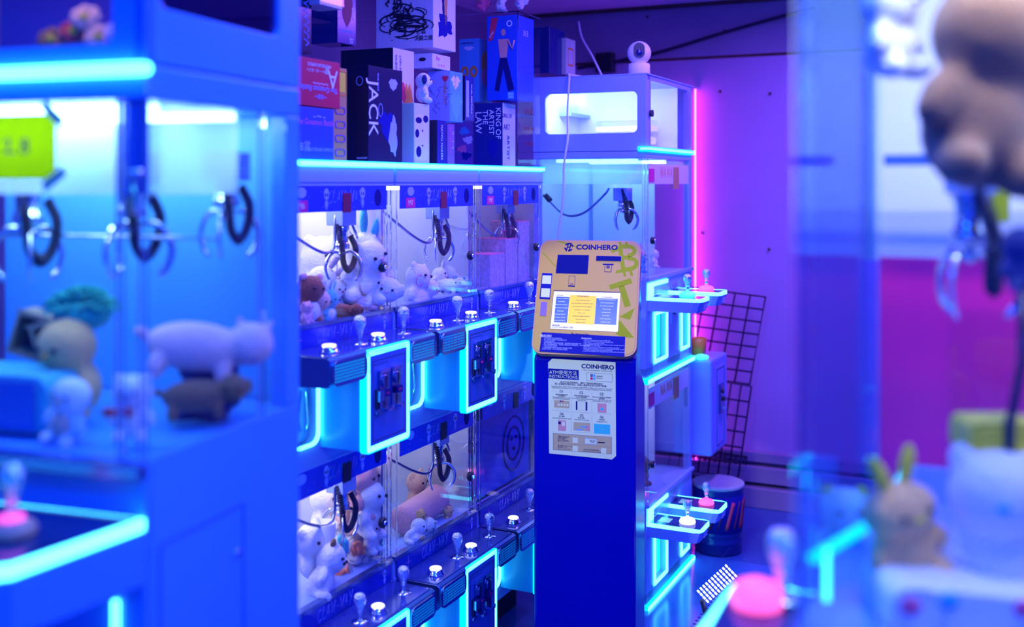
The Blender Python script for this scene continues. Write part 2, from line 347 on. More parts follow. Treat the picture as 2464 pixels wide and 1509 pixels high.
# ------------------------------------------------------------------ the row of double deck machines
VG = -1.70; W = .538; TD = .745; DEP = .45
def row_machine(u0, zb, label, tagtxt, lamp, top=False, claw_at=None, covered=False, group='claw machines in the left row'):
    t = thing('claw_machine', label, 'claw machine', RV(VG, u0, zb), -TH, group)
    # body with chute opening
    b = MB(); ch = (.05, .165, .055, .235)
    b.box(-DEP, -.08, 0, W, 0, .355, 'bluelit_panel')
    b.ring(rrect(0, .19, 0, .31, .0005), rrect(*ch, .03), -.08, 0, 'x', 'bluelit_panel')
    b.box(-.08, 0, .19, W, 0, .31, 'bluelit_panel'); b.box(-.08, -.004, 0, W, .31, .37, 'bluelit_panel')
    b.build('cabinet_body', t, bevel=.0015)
    b = MB(); b.box(-DEP, -DEP+.01, .01, W-.01, .355, TD-.002, 'white_wall'); b.build('back_panel', t)
    b = MB(); b.box(-DEP, -.03, W-.008, W, .355, TD-.002, 'mirror_panel'); b.build('side_panel', t)
    b = MB(); b.box(-DEP, -.03, .0, .003, .355, TD-.002, 'glass_side'); b.build('side_pane', t)
    b = MB(); b.box(-DEP, 0, 0, W, TD-.010, TD-.002, 'white_wall'); b.build('deck_ceiling', t)
    if lamp:
        b = MB(); b.box(-.12, -.09, .06, W-.06, TD-.022, TD-.011, lamp); b.box(-.35, -.32, .06, W-.06, TD-.022, TD-.011, lamp); b.build('lamp_tube', t)
    b = MB(); b.box(-.006, 0, .028, W-.04, .372, TD-.01, 'glass'); b.build('window_pane', t)
    for yy in (.008, W-.034, W-.014):
        b = MB(); b.box(-.018, .0, yy, yy+.009, .372, TD-.008, 'acrylic'); b.build('corner_post', t)
    b = MB(); b.box(-.02, .004, .0, W, .362, .374, 'chrome' if False else 'blue_steel'); b.box(.0, .014, W-.075, W-.03, .374, .386, 'acrylic'); b.build('window_sill', t, bevel=.001)
    b = MB(); b.box(-.012, .002, 0, W, TD-.008, TD, 'bluelit_panel'); b.build('window_head', t)
    # banner above the window
    b = MB(); z0, z1 = TD-.078, TD-.008; b.box(.0, .002, .028, W-.036, z0, z1, 'banner_blue')
    alien(b, .002, .20, z0+.006, .058); alien(b, .002, .375, z0+.008, .058, 1.15)
    scribble(b, 'CLAW-WAY', .29, z0+.038, .034, .0026)
    for k in range(16): b.ball((.002, random.uniform(.04, W-.05), random.uniform(z0+.004, z1-.004)), .0009, 'ink_white', seg=6)
    b.prism([(.09+.02*math.cos(q), z0+.052+.014*math.sin(q)) for q in [i*2*PI/16 for i in range(16)]], .002, .0028, 'x', 'ink_pale')
    b.prism([(.455+.018*math.cos(q), z0+.035+.025*math.sin(q)) for q in [i*2*PI/16 for i in range(16)]], .002, .0026, 'x', 'ink_navy')
    o = b.build('header_banner', t)
    if tagtxt:
        b = MB(); b.box(.0022, .0032, .06, .115, z0+.002, z0+.032, 'label_pink'); b.text(tagtxt, .022, (.0034, .088, z0+.017), (0,1,0), (0,0,1), 'ink_white'); b.build('number_tag', o)
    b = MB(); b.box(.0022, .0045, .275, .315, z0-.004, z0+.05, 'card_maroon' if top else 'ink_black'); b.build('card', o)
    # console
    b = MB(); prof = [(0,.31),(.140,.31),(.150,.304),(.150,.245),(.142,.236),(.02,.232),(0,.232)]
    b.prism([(p[0], p[1]) for p in prof], .006, W-.006, 'y', 'blue_steel'); b.box(.004, .138, .012, W-.012, .31, .3125, 'console_top')
    for yy in (.02, .17, .25, .385, W-.02): b.lathe([(.003,0),(.002,.002)], 'chrome', (.13, yy, .3125), n=8)
    b.build('console', t, bevel=.003)
    b = MB(); b.box(.0, .003, .01, W-.01, .3125, .361, 'banner_deep'); scribble(b, 'CLAW-WAY', .24, .337, .034, .0034)
    alien(b, .003, .49, .316, .042)
    b.box(.003, .0034, .0745, .0755, .318, .355, 'star_pink'); b.box(.003, .0034, .06, .09, .336, .337, 'star_pink'); b.build('art_strip', t)
    joystick(t, .085, .235, .3125); joystick(t, .085, .460, .3125); 
    button(t, .095, .08, .3125); button(t, .095, .31, .3125)
    grille(t, .150, .010, .165, .238, .302, .022); grille(t, .150, .388, W-.010, .238, .302, .022)
    # chute
    b = MB(); o_ = rrect(ch[0]-.003, ch[1]+.003, ch[2]-.003, ch[3]+.003, .033); i_ = rrect(ch[0]+.005, ch[1]-.005, ch[2]+.005, ch[3]-.005, .026)
    b.ring(o_, i_, -.002, .006, 'x', 'led_white'); b.build('chute_light', t)
    b = MB(); b.prism(rrect(ch[0]+.006, ch[1]-.006, ch[2]+.006, ch[3]-.006, .025), -.03, -.027, 'x', 'door_blue'); b.tube([(-.02, ch[1]-.03, ch[2]+.03), (-.012, ch[1]-.03, ch[2]+.06), (-.02, ch[1]-.03, ch[3]-.04)], .003, 'chrome'); b.build('chute_door', t)
    # coin box
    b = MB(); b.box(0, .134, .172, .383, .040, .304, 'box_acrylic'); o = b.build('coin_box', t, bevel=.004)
    b = MB(); b.ring(rrect(.170, .385, .038, .306, .010), rrect(.185, .370, .053, .291, .004), .134, .150, 'x', 'led_white'); b.ring(rrect(.168, .387, .036, .308, .012), rrect(.171, .384, .039, .305, .010), .130, .1505, 'x', 'led_cyan'); b.build('light_frame', o)
    b = MB(); b.box(.134, .151, .186, .369, .054, .290, 'door_blue'); b.ring(rrect(.197, .360, .064, .276, .001), rrect(.1985, .3585, .0655, .2745, .001), .151, .1516, 'x', 'ink_black')
    b.box(.151, .1513, .197, .272, .264, .2655, 'ink_black')
    for k, yy in enumerate((.243, .305)):
        zz = .245
        b.box(.151, .158, yy-.022, yy+.024, zz-.105, zz, 'dark_chrome'); b.box(.151, .162, yy-.022, yy+.024, zz-.004, zz+.006, 'chrome')
        b.lathe([(.016,0),(.0165,.004),(.013,.006)], 'dark_chrome', (.158, yy, zz-.027), (1,0,0), 20); b.box(.163, .1655, yy-.001, yy+.001, zz-.042, zz-.012, 'ink_black')
        b.box(.158, .1665, yy-.010, yy+.018, zz-.068, zz-.05, 'ink_navy'); b.text('888', .010, (.167, yy+.004, zz-.059), (0,1,0), (0,0,1), 'label_pink')
        b.box(.158, .159, yy-.003, yy+.004, zz-.1, zz-.072, 'ink_black'); b.box(.158, .176, yy-.004, yy+.02, zz-.106, zz-.099, 'chrome'); b.box(.170, .176, yy+.012, yy+.02, zz-.106, zz-.092, 'chrome')
        for q in (-.018, .02): b.lathe([(.002,0),(.0015,.002)], 'chrome', (.158, yy+q, zz-.008), (1,0,0), 8)
    b.box(.151, .157, .207, .214, .15, .2, 'ink_black'); b.box(.151, .166, .208, .232, .168, .196, 'blue_steel')
    b.lathe([(.009,0),(.009,.006),(.005,.008)], 'dark_chrome', (.151, .214, .138), (1,0,0), 16)
    b.build('coin_panel', o, bevel=.0006)
    if top:
        b = MB(); b.box(-DEP, .006, 0, W, TD, TD+.046, 'bluelit_panel'); b.build('roof_header', t, bevel=.004)
        b = MB(); b.box(-.02, .014, .0, W, TD+.046, TD+.058, 'led_white'); b.box(-.02, .016, .0, W, TD+.0575, TD+.061, 'led_cyan'); b.build('roof_light', t, bevel=.002)
        b = MB(); b.box(-DEP, -.02, 0, W, TD+.046, TD+.0605, 'bluelit_panel'); b.build('roof_plate', t)
    else:
        b = MB(); b.box(-DEP+.04, -.10, .02, W-.02, -.159, 0, 'gap_shade'); b.build('plinth', t)
    if claw_at:
        for c in claw_at[:1]: claw(t, *c)
        x, y, zt, dr, s, yaw = claw_at[0][:6]
        b = MB(); b.tube(spl([(x-.02, .03, zt+.01), (x, y-.16, zt-.10), (x+.01, y-.06, zt-.12), (x, y-.03, zt-.02)], 8), .0045, 'dark_chrome'); b.tube(spl([(x, y+.03, zt-.02), (x, y+.08, zt-.09), (x-.06, y+.12, zt-.07), (x-.1, W-.02, zt)], 8), .004, 'dark_chrome'); b.build('hose', t)
        b = MB(); b.lathe([(.014,0),(.016,.004),(.016,.012),(.008,.016)], 'black_plastic', (.0, W-.065, .50), (1,0,0), 16); b.lathe([(.006,0),(.006,.02)], 'chrome', (.0, W-.065, .50), (1,0,0), 12); b.build('door_lock', t)
    return t
U6, U7, U8 = 2.207, 2.757, 3.302
row_machine(U6, .905, 'upper deck claw machine tagged M6 with brightly lit window nearest the front', 'M6', 'lamp_white', True, [(-.07, .375, .675, .055, 1.15, .3)])
row_machine(U7, .905, 'upper deck claw machine tagged M7 in the middle of the left row', 'M7', 'lamp_soft', True, [(-.07, .385, .675, .045, 1.1, .9)])
row_machine(U8, .905, 'upper deck claw machine tagged M8 with dim window, beside the gold kiosk', 'M8', 'lamp_dim', True, [(-.07, .36, .675, .035, 1.0, .1)])
row_machine(U6, .16, 'lower deck claw machine below M6, white dog plush and candy bags in its window', None, 'lamp_white', False, [(-.07, .375, .66, .035, 1.15, 1.2)])
row_machine(U7, .16, 'lower deck claw machine below M7, long pink plush in its window', None, 'lamp_soft', False, [(-.07, .385, .67, .045, 1.1, .6)])
row_machine(U8, .16, 'lower deck claw machine below M8 with unlit window and doodle poster', None, None, False, None)

# ------------------------------------------------------------------ prize boxes on top of the row
def cmat(name, col, rough=.4, **k):
    if name not in MAT: mat(name, col, rough, **k)
    return name
ZR = .905+TD+.0610
def prize_box(label, x0, x1, yt, yb, depth, face, side=None, v=None, u=None, texts=(), arts=None, group='prize boxes stacked on the left row', zb=None, name='prize_box', cat='prize box'):
    """x0..x1: pixel span of the aisle-facing face; yt,yb: its top and bottom at x1"""
    if v is None: v = on_u(x0, 0, u)[0]
    ua = on_v(x0, 0, v)[0]; ub = on_v(x1, 0, v)[0]; zt = on_v(x1, yt, v)[1]; z0 = on_v(x1, yb, v)[1]
    if zb is not None: z0 = zb
    wd, h = ub-ua, zt-z0
    t = thing(name, label, cat, RV(v, ua, z0), -TH, group)
    b = MB(); b.box(-depth, 0, 0, wd, 0, h, face)
    if side: b.box(-depth, -.001, -.0006, 0, 0, h, side)
    b.build('carton', t, bevel=.001)
    if texts:
        b = MB()
        for (s_, f, a, c, size, rot, m) in texts:      # face 'f' front (aisle side) or 's' (near side)
            ca, sa = math.cos(rot), math.sin(rot)
            if f == 'f': b.text(s_, size, (.0008, a*wd, c*h), (0, ca, sa), (0, -sa, ca), m)
            else: b.text(s_, size, (-depth+a*depth, -.0012, c*h), (ca, 0, sa), (-sa, 0, ca), m)
        b.build('lettering', t)
    if arts:
        b = MB(); b.box(0, .0003, wd*.004, wd*.996, h*.004, h*.996, face); arts(b, wd, h, depth); b.build('artwork', t)
    return t
def blob(cy, cz, ry, rz, n=18, wob=.0, ph=0):
    n = 28; f = lambda q: 1+wob*.6*math.sin(3*q+ph*2)+wob*.5*math.sin(7*q+ph*5)+wob*.3*math.sin(11*q+ph)
    return [(cy+ry*f(q)*math.cos(q), cz+rz*f(q)*math.sin(q)) for q in [i*2*PI/n for i in range(n)]]
cmat('box_red', (.62,.01,.05)); cmat('box_blue', (.01,.08,.6)); cmat('box_tan', (.55,.30,.10)); cmat('box_black', (.01,.012,.05), .2); cmat('box_navy', (.01,.02,.2), .18)
cmat('box_white', (.75,.74,.8)); cmat('box_purple', (.2,.1,.4)); cmat('box_sky', (.08,.4,.7)); cmat('box_yellow', (.9,.75,.02)); cmat('box_orange', (.8,.3,.03)); cmat('box_pink', (.9,.2,.4))
cmat('box_cream', (.6,.7,.6)); cmat('box_teal', (.1,.5,.5))
H = PI/2
def a_gold_slots(b, w_, h, d):
    for k in range(4):
        b.ring(rrect(w_*.12, w_*.9, h*(.05+k*.15), h*(.13+k*.15), .012), rrect(w_*.2, w_*.82, h*(.06+k*.15), h*(.12+k*.15), .01), 0, .002, 'x', 'box_purple')
    b.prism(rrect(w_*.1, w_*.9, h*.74, h*.95, .004), 0, .001, 'x', 'box_yellow')
    b.ring(rrect(w_*.02, w_*.98, h*.7, h*.98, .01), rrect(w_*.06, w_*.94, h*.72, h*.96, .008), 0, .0015, 'x', 'box_orange')
prize_box('blue prize box with pink script, under the upside-down red box', 680, 803, 264, 392, .20, 'box_blue', v=-1.715, zb=ZR, texts=[('The Greatest Battle','f',.62,.72,.022,0,'box_pink'), ('~ ～ ~','f',.7,.83,.02,0,'ink_white'), ('MASTERLISE EXPIECE','f',.72,.2,.0125,0,'ink_pale'), ('B賞','f',.42,.24,.03,0,'ink_pale')])
prize_box('red prize box with white lettering upside down, resting on the blue box', 680, 818, 152, 262.5, .20, 'box_red', v=-1.715, texts=[('A','f',.86,.64,.07,PI,'ink_white'), ('賞','f',.76,.80,.022,PI,'ink_white'), ('MASTERLISE EXPIECE','f',.62,.88,.0115,PI,'ink_white'), ('モンキー・D・ルフィ','f',.60,.76,.011,PI,'ink_white'), ('The Greatest Battle','f',.62,.38,.021,PI,'ink_pale'), ('～～～～','f',.64,.5,.018,PI,'ink_white'),('～伝説～','f',.64,.22,.014,PI,'ink_pale')])
prize_box('tan box with four rounded slots and a yellow patch, beside the blue box', 801, 834, 166, 393, .12, 'box_tan', v=-1.735, zb=ZR, arts=a_gold_slots)
def a_jack(b, w_, h, d):
    b.prism(blob(w_*.72, h*.84, w_*.12, h*.06, 18, .15), 0, .0006, 'x', 'ink_pale')
    b.prism(blob(w_*.55, h*.4, w_*.22, h*.14, 24, .25), 0, .0006, 'x', 'kiosk_label'); b.prism(blob(w_*.72, h*.28, w_*.12, h*.2, 24, .2, 2), 0.0005, .001, 'x', 'ink_pale')
    b.ring(blob(-d*.35, h*.84, .012, .014), blob(-d*.35, h*.84, .010, .012), -.0012, -.0006, 'y', 'ink_pale')
    b.ring(blob(w_*.35, h*.55, .012, .02), blob(w_*.35, h*.55, .010, .018), 0, .0006, 'x', 'ink_pale')
prize_box('tall glossy black box with JACK in white down its corner', 886, 968, 171, 396, .085, 'box_black', v=-1.735, zb=ZR, texts=[('JACK','f',.13,.56,.072,-H,'ink_white'), ('ONE PIECE','f',.27,.84,.011,-H,'ink_pale'), ('TREASURE','s',.75,.04,.008,0,'ink_white')], arts=a_jack)
prize_box('large dark carton with a pale end panel, behind the JACK box', 946, 996, 125, 393, .20, 'box_white', 'box_black', v=-1.83, zb=ZR, texts=[('ACADEMIA','f',.14,.84,.016,H,'ink_navy'), ('THE NEXT','f',.34,.86,.014,H,'ink_navy')],
  arts=lambda b, w_, h, d: (b.prism(blob(w_*.7, h*.5, w_*.22, h*.22, 22, .2), 0, .0006, 'x', 'box_orange'), b.prism(blob(w_*.6, h*.25, w_*.28, h*.14, 22, .25, 1), 0.0002, .001, 'x', 'box_sky'), b.prism(blob(w_*.45, h*.62, w_*.15, h*.08, 22, .25, 2), 0.0002, .0013, 'x', 'red_print')))
def a_ink(b, w_, h, d):
    rnd = random.Random(3)
    for k in range(42):                                # swirling ink strokes on the near side
        cx = -d*.5+rnd.uniform(-.2, .22)*d; cz = h*rnd.uniform(.18, .36)+abs(rnd.gauss(0, .02)); pts = []
        a0 = rnd.uniform(0, 6); R = rnd.uniform(.015, .05)
        for q in range(9): pts.append((cx+R*1.4*math.cos(a0+q*.3), -.001, cz+R*.5*math.sin(a0+q*.3)))
        b.tube(pts, [.0004]+[rnd.uniform(.0012, .0034)]*7+[.0003], 'ink_black', 5)
    for k in range(30):
        cx = -d*.5+rnd.gauss(0, .12)*d; cz = h*rnd.uniform(.4, .75); pts = [(cx, -.001, cz)]
        for q in range(5): pts.append((pts[-1][0]+rnd.uniform(-.008, .008), -.001, pts[-1][2]+rnd.uniform(.003, .010)))
        b.tube(pts, [.0004, .0025, .004, .003, .002, .0005], 'ink_black', 5)
    for k in range(40): b.ball((-d*.5+rnd.gauss(0, .26)*d, -.0008, h*rnd.uniform(.1, .8)), rnd.uniform(.0006, .002), 'ink_black', seg=6)
    b.prism(blob(w_*.5, h*.62, w_*.12, h*.25, 22, .15), 0, .0006, 'x', 'ink_navy'); b.prism(blob(w_*.5, h*.3, w_*.3, h*.14, 22, .3, 1), 0, .001, 'x', 'kiosk_label'); b.prism(blob(w_*.55, h*.55, w_*.07, h*.2, 22, .15), 0, .001, 'x', 'box_tan')
prize_box('big white box with black ink brush art, topmost over the dark carton', 1042, 1096, -60, 126, .225, 'box_white', v=-1.80, texts=[('決闘之煌','s',.84,.12,.018,0,'ink_black'), ('匠ノ墨絵','s',.80,.19,.009,0,'ink_black'), ('D','f',.15,.44,.022,0,'ink_white')], arts=a_ink)
prize_box('small white box with red letters, wedged under the ink art box', 1040, 1083, 137, 171, .075, 'box_white', v=-1.795, texts=[('An','f',.3,.7,.022,0,'label_pink'), ('フィギュア','f',.5,.25,.010,0,'label_pink')], arts=lambda b, w_, h, d: b.prism(blob(-d*.5, h*.6, .014, .006), -.0012, -.0006, 'y', 'ink_black'))
def a_cow(b, w_, h, d):
    b.prism(rrect(w_*.06, w_*.9, h*.05, h*.82, .02), 0, .0005, 'x', 'box_white')
    for (c, e, r, s_) in ((.3,.72,.2,.05), (.75,.75,.16,.06), (.3,.2,.16,.09), (.2,.5,.12,.07)): b.prism(blob(w_*c, h*e, w_*r, h*s_), .0005, .001, 'x', 'ink_navy')
    for z in (.3, .55): b.prism(blob(w_*.55, h*z, w_*.05, h*.015), .0005, .001, 'x', 'ink_black')
prize_box('slim pale green box with white rounded panel and dark patches, below the dog plush', 996, 1033, 252, 395, .06, 'box_cream', v=-1.745, zb=ZR, arts=a_cow)
def a_crack(b, w_, h, d):
    rnd = random.Random(5)
    for k in range(8):
        p = [(-d*rnd.uniform(.1,.9), -.001, h*rnd.uniform(.1,.6))]
        for q in range(5): p.append((p[-1][0]+rnd.uniform(-.01,.012), -.001, p[-1][2]+rnd.uniform(.0,.012)))
        b.tube(p, .0006, 'ink_navy', 4)
    b.prism(blob(-d*.2, h*.85, .012, .01, 10, .3), -.0012, -.0006, 'y', 'red_print'); b.prism(blob(w_*.5, h*.35, w_*.4, h*.25, 10, .3), 0, .0006, 'x', 'box_teal'); b.prism(blob(w_*.45, h*.8, w_*.3, h*.12, 12, .3), 0, .0006, 'x', 'box_white')
prize_box('blue cracked-pattern box with orange vertical lettering, above the MATCH MAKERS box', 1082, 1113, 176, 295, .085, 'box_sky', 'ink_pale', v=-1.76, texts=[('NARUTO','s',.78,.55,.018,-H,'box_orange'), ('ナルト','f',.4,.8,.014,-H,'red_print')], arts=a_crack)
prize_box('black box with MATCH MAKERS running down it', 1052, 1073, 291, 397, .035, 'box_navy', 'box_black', v=-1.735, zb=ZR, texts=[('MATCH MAKERS','f',.5,.5,.0155,-H,'ink_white')])
prize_box('narrow box with pink and white lettering, right of the MATCH MAKERS box', 1077, 1094, 300, 398, .04, 'box_purple', v=-1.735, zb=ZR, texts=[('BATTLE CITY','f',.35,.6,.015,-H,'box_pink'), ('ザ・パーク','f',.7,.6,.012,-H,'ink_white')])
prize_box('dark box with PANEL SPECTACLE lettering, beside the cracked-pattern box', 1119, 1140, 186, 292, .05, 'box_navy', 'box_black', v=-1.80, texts=[('PANEL SPECTACLE','f',.72,.5,.0125,-H,'ink_white')], arts=lambda b, w_, h, d: b.box(0, .0008, w_*.12, w_*.42, h*.08, h*.9, 'ink_pale'))
UC = 3.645
prize_box('violet box with pink and white ribbons, inside the clear case at bottom left', 1141, 1147, 294, 398, .085, 'box_purple', v=None, u=UC+.01, zb=ZR, arts=lambda b, w_, h, d: [b.prism(blob(-d*c, h*e, .02, .014, 16, .3, c*9), -.0012-.0002*i, -.0004, 'y', m) for i, (c, e, m) in enumerate(((.3,.6,'box_white'), (.5,.8,'box_sky'), (.6,.4,'box_pink'), (.4,.25,'kiosk_label')))])
prize_box('dark box with KING OF ARTIST lettering turned sideways, inside the clear case', 1210, 1240, 252, 400, .12, 'box_white', 'box_navy', u=UC, zb=ZR, texts=[('KING OF','s',.84,.68,.030,-H,'ink_white'), ('ARTIST','s',.60,.70,.030,-H,'ink_white'), ('THE','s',.38,.78,.030,-H,'ink_white'), ('LAW','s',.14,.70,.038,-H,'ink_white'), ('KING OF','f',.3,.8,.022,0,'ink_navy'), ('ART','f',.3,.62,.03,0,'ink_navy'), ('ARTIST','f',.4,.3,.03,-H,'ink_navy')], arts=lambda b, w_, h, d: b.prism(blob(-d*.35, h*.3, .02, .035, 20, .2), -.0012, -.0006, 'y', 'kiosk_label'))
def a_gog(b, w_, h, d):
    for c in (.25, .7): b.ring(blob(-d*c, h*.48, .016, .022), blob(-d*c, h*.48, .008, .012), -.002, -.0006, 'y', 'box_orange')
    b.prism(blob(-d*.5, h*.85, .02, .008, 14, .2), -.0012, -.0006, 'y', 'box_white'); b.prism(blob(w_*.5, h*.6, w_*.3, h*.22), 0, .0008, 'x', 'box_orange'); b.prism(blob(w_*.5, h*.4, w_*.32, h*.14), .0008, .0014, 'x', 'box_pink')
prize_box('sky blue box with orange ring shapes and a cloud, inside the clear case', 1152, 1183, 100, 250, .085, 'box_sky', u=UC+.02, texts=[('LOVEYIMATES','s',.4,.93,.009,0,'ink_navy'), ('GANBARU','f',.2,.4,.014,-H,'box_teal')], arts=a_gog)
def a_fig(b, w_, h, d):                                # plain standing figure, printed flat
    sk = 'skin_print'; cx = -d*.45
    b.prism(blob(cx, h*.80, .009, .013), -.0012, -.0006, 'y', sk); b.prism([(cx-.022, h*.72), (cx+.022, h*.72), (cx+.014, h*.5), (cx-.014, h*.5)], -.0012, -.0006, 'y', sk)
    b.prism([(cx-.014, h*.5), (cx+.014, h*.5), (cx+.045, h*.12), (cx+.02, h*.1), (cx, h*.38), (cx-.018, h*.1), (cx-.036, h*.12)], -.0012, -.0006, 'y', 'ink_navy')
    b.tube([(cx+.02, -.001, h*.70), (cx+.038, -.001, h*.6), (cx+.045, -.001, h*.7)], .004, sk, 6); b.prism([(-d*.95, h*.7), (-d*.8, h*.72), (-d*.62, h*.98), (-d*.85, h*.98)], -.0012, -.0006, 'y', 'red_print')
    b.ring(blob(-d*.25, h*.9, .012, .012), blob(-d*.25, h*.9, .008, .008), -.0012, -.0006, 'y', 'ink_white')
    b.box(-d*.3, -d*.1, -.0014, -.0006, h*.01, h*.09, 'sky_print')
prize_box('tall blue box with a printed shirtless figure, at the right inside the clear case', 1244, 1284, 48, 246, .125, 'box_blue', u=UC, texts=[('BAN','s',.80,.07,.009,0,'ink_white'), ('DAI','s',.80,.035,.009,0,'ink_white'), ('313','f',.5,.8,.03,0,'ink_white'), ('JUMP','s',.16,.78,.012,.9,'ink_white')], arts=a_fig)
# left column, behind the red box
prize_box('dark swirl-patterned box at the top left above the red box', 700, 749, -40, 130, .10, 'box_black', v=-1.80, arts=lambda b, w_, h, d: [b.tube(spl([(0.0005, w_*.7+.01*math.sin(k), h*(.1+.1*k)), (.0005, w_*.85, h*(.15+.1*k)), (.0005, w_*.6, h*(.2+.1*k))], 5), .0014, 'ink_pale', 5) for k in range(8)])
b_ = prize_box('navy box with white letters, behind the clear cube at the top', 812, 856, -40, 111, .10, 'box_navy', v=-1.86, texts=[('BAN','f',.75,.09,.010,0,'ink_white'), ('DAI','f',.75,.045,.010,0,'ink_white'), ('DANDADAN','f',.5,.2,.012,0,'ink_pale'), ('ヒーロー','f',.84,.6,.02,-H,'ink_white')], arts=lambda b, w_, h, d: b.prism(blob(w_*.5, h*.6, w_*.3, h*.3, 20, .1), 0, .0006, 'x', 'card_maroon'))
for (lab, x0, x1, yt, yb, lid) in (('clear plastic cube with a white lid insert at the top left', 770, 828, -30, 46, True), ('empty clear plastic cube below the white-topped cube', 752, 808, 56, 148, False)):
    v = -1.76; ua = on_v(x0,0,v)[0]; ub = on_v(x1,0,v)[0]; zt = on_v(x1,yt,v)[1]; z0 = on_v(x1,yb,v)[1]
    t = thing('clear_box', lab, 'clear box', RV(v, ua, z0), -TH); b = MB(); b.box(-.09, 0, 0, ub-ua, 0, zt-z0, 'case'); b.build('case_shell', t)
    if lid: b = MB(); b.box(-.085, -.004, .004, ub-ua-.004, (zt-z0)*.3, zt-z0-.002, 'box_white'); b.build('card_insert', t)
# display case
v0 = -1.712; ua = on_v(1247,0,v0)[0]-.004; ub = on_v(1300,0,v0)[0]; zt = on_v(1247,27,v0)[1]
t = thing('display_case', 'large clear acrylic case enclosing boxes at the right end of the row', 'display case', RV(v0, ua, ZR), -TH)
b = MB(); wd = ub-ua; h = zt-ZR; dd = .30
b.box(-dd, 0, 0, .003, .0, h, 'case'); b.box(-.003, 0, 0.003, wd, 0, h, 'case'); b.box(-dd, 0, 0, wd, h, h+.003, 'case'); b.build('case_shell', t)
b = MB(); b.tube([(0,0,0), (0,0,h)], .0016, 'acrylic', 6); b.tube([(0,0,h), (0,wd,h)], .0016, 'acrylic', 6); b.tube([(-dd,0,h), (0,0,h)], .0016, 'acrylic', 6)
b.text('THE FIGURE', .02, (.0005, wd*.5, h*.25), (0,-1,0), (0,0,1), 'card_maroon'); b.text('DUAL', .034, (.0005, wd*.5, h*.36), (0,-1,0), (0,0,1), 'card_maroon'); b.text('QUALITY', .02, (.0005, wd*.5, h*.15), (0,-1,0), (0,0,1), 'card_maroon')
b.build('case_edge', t)

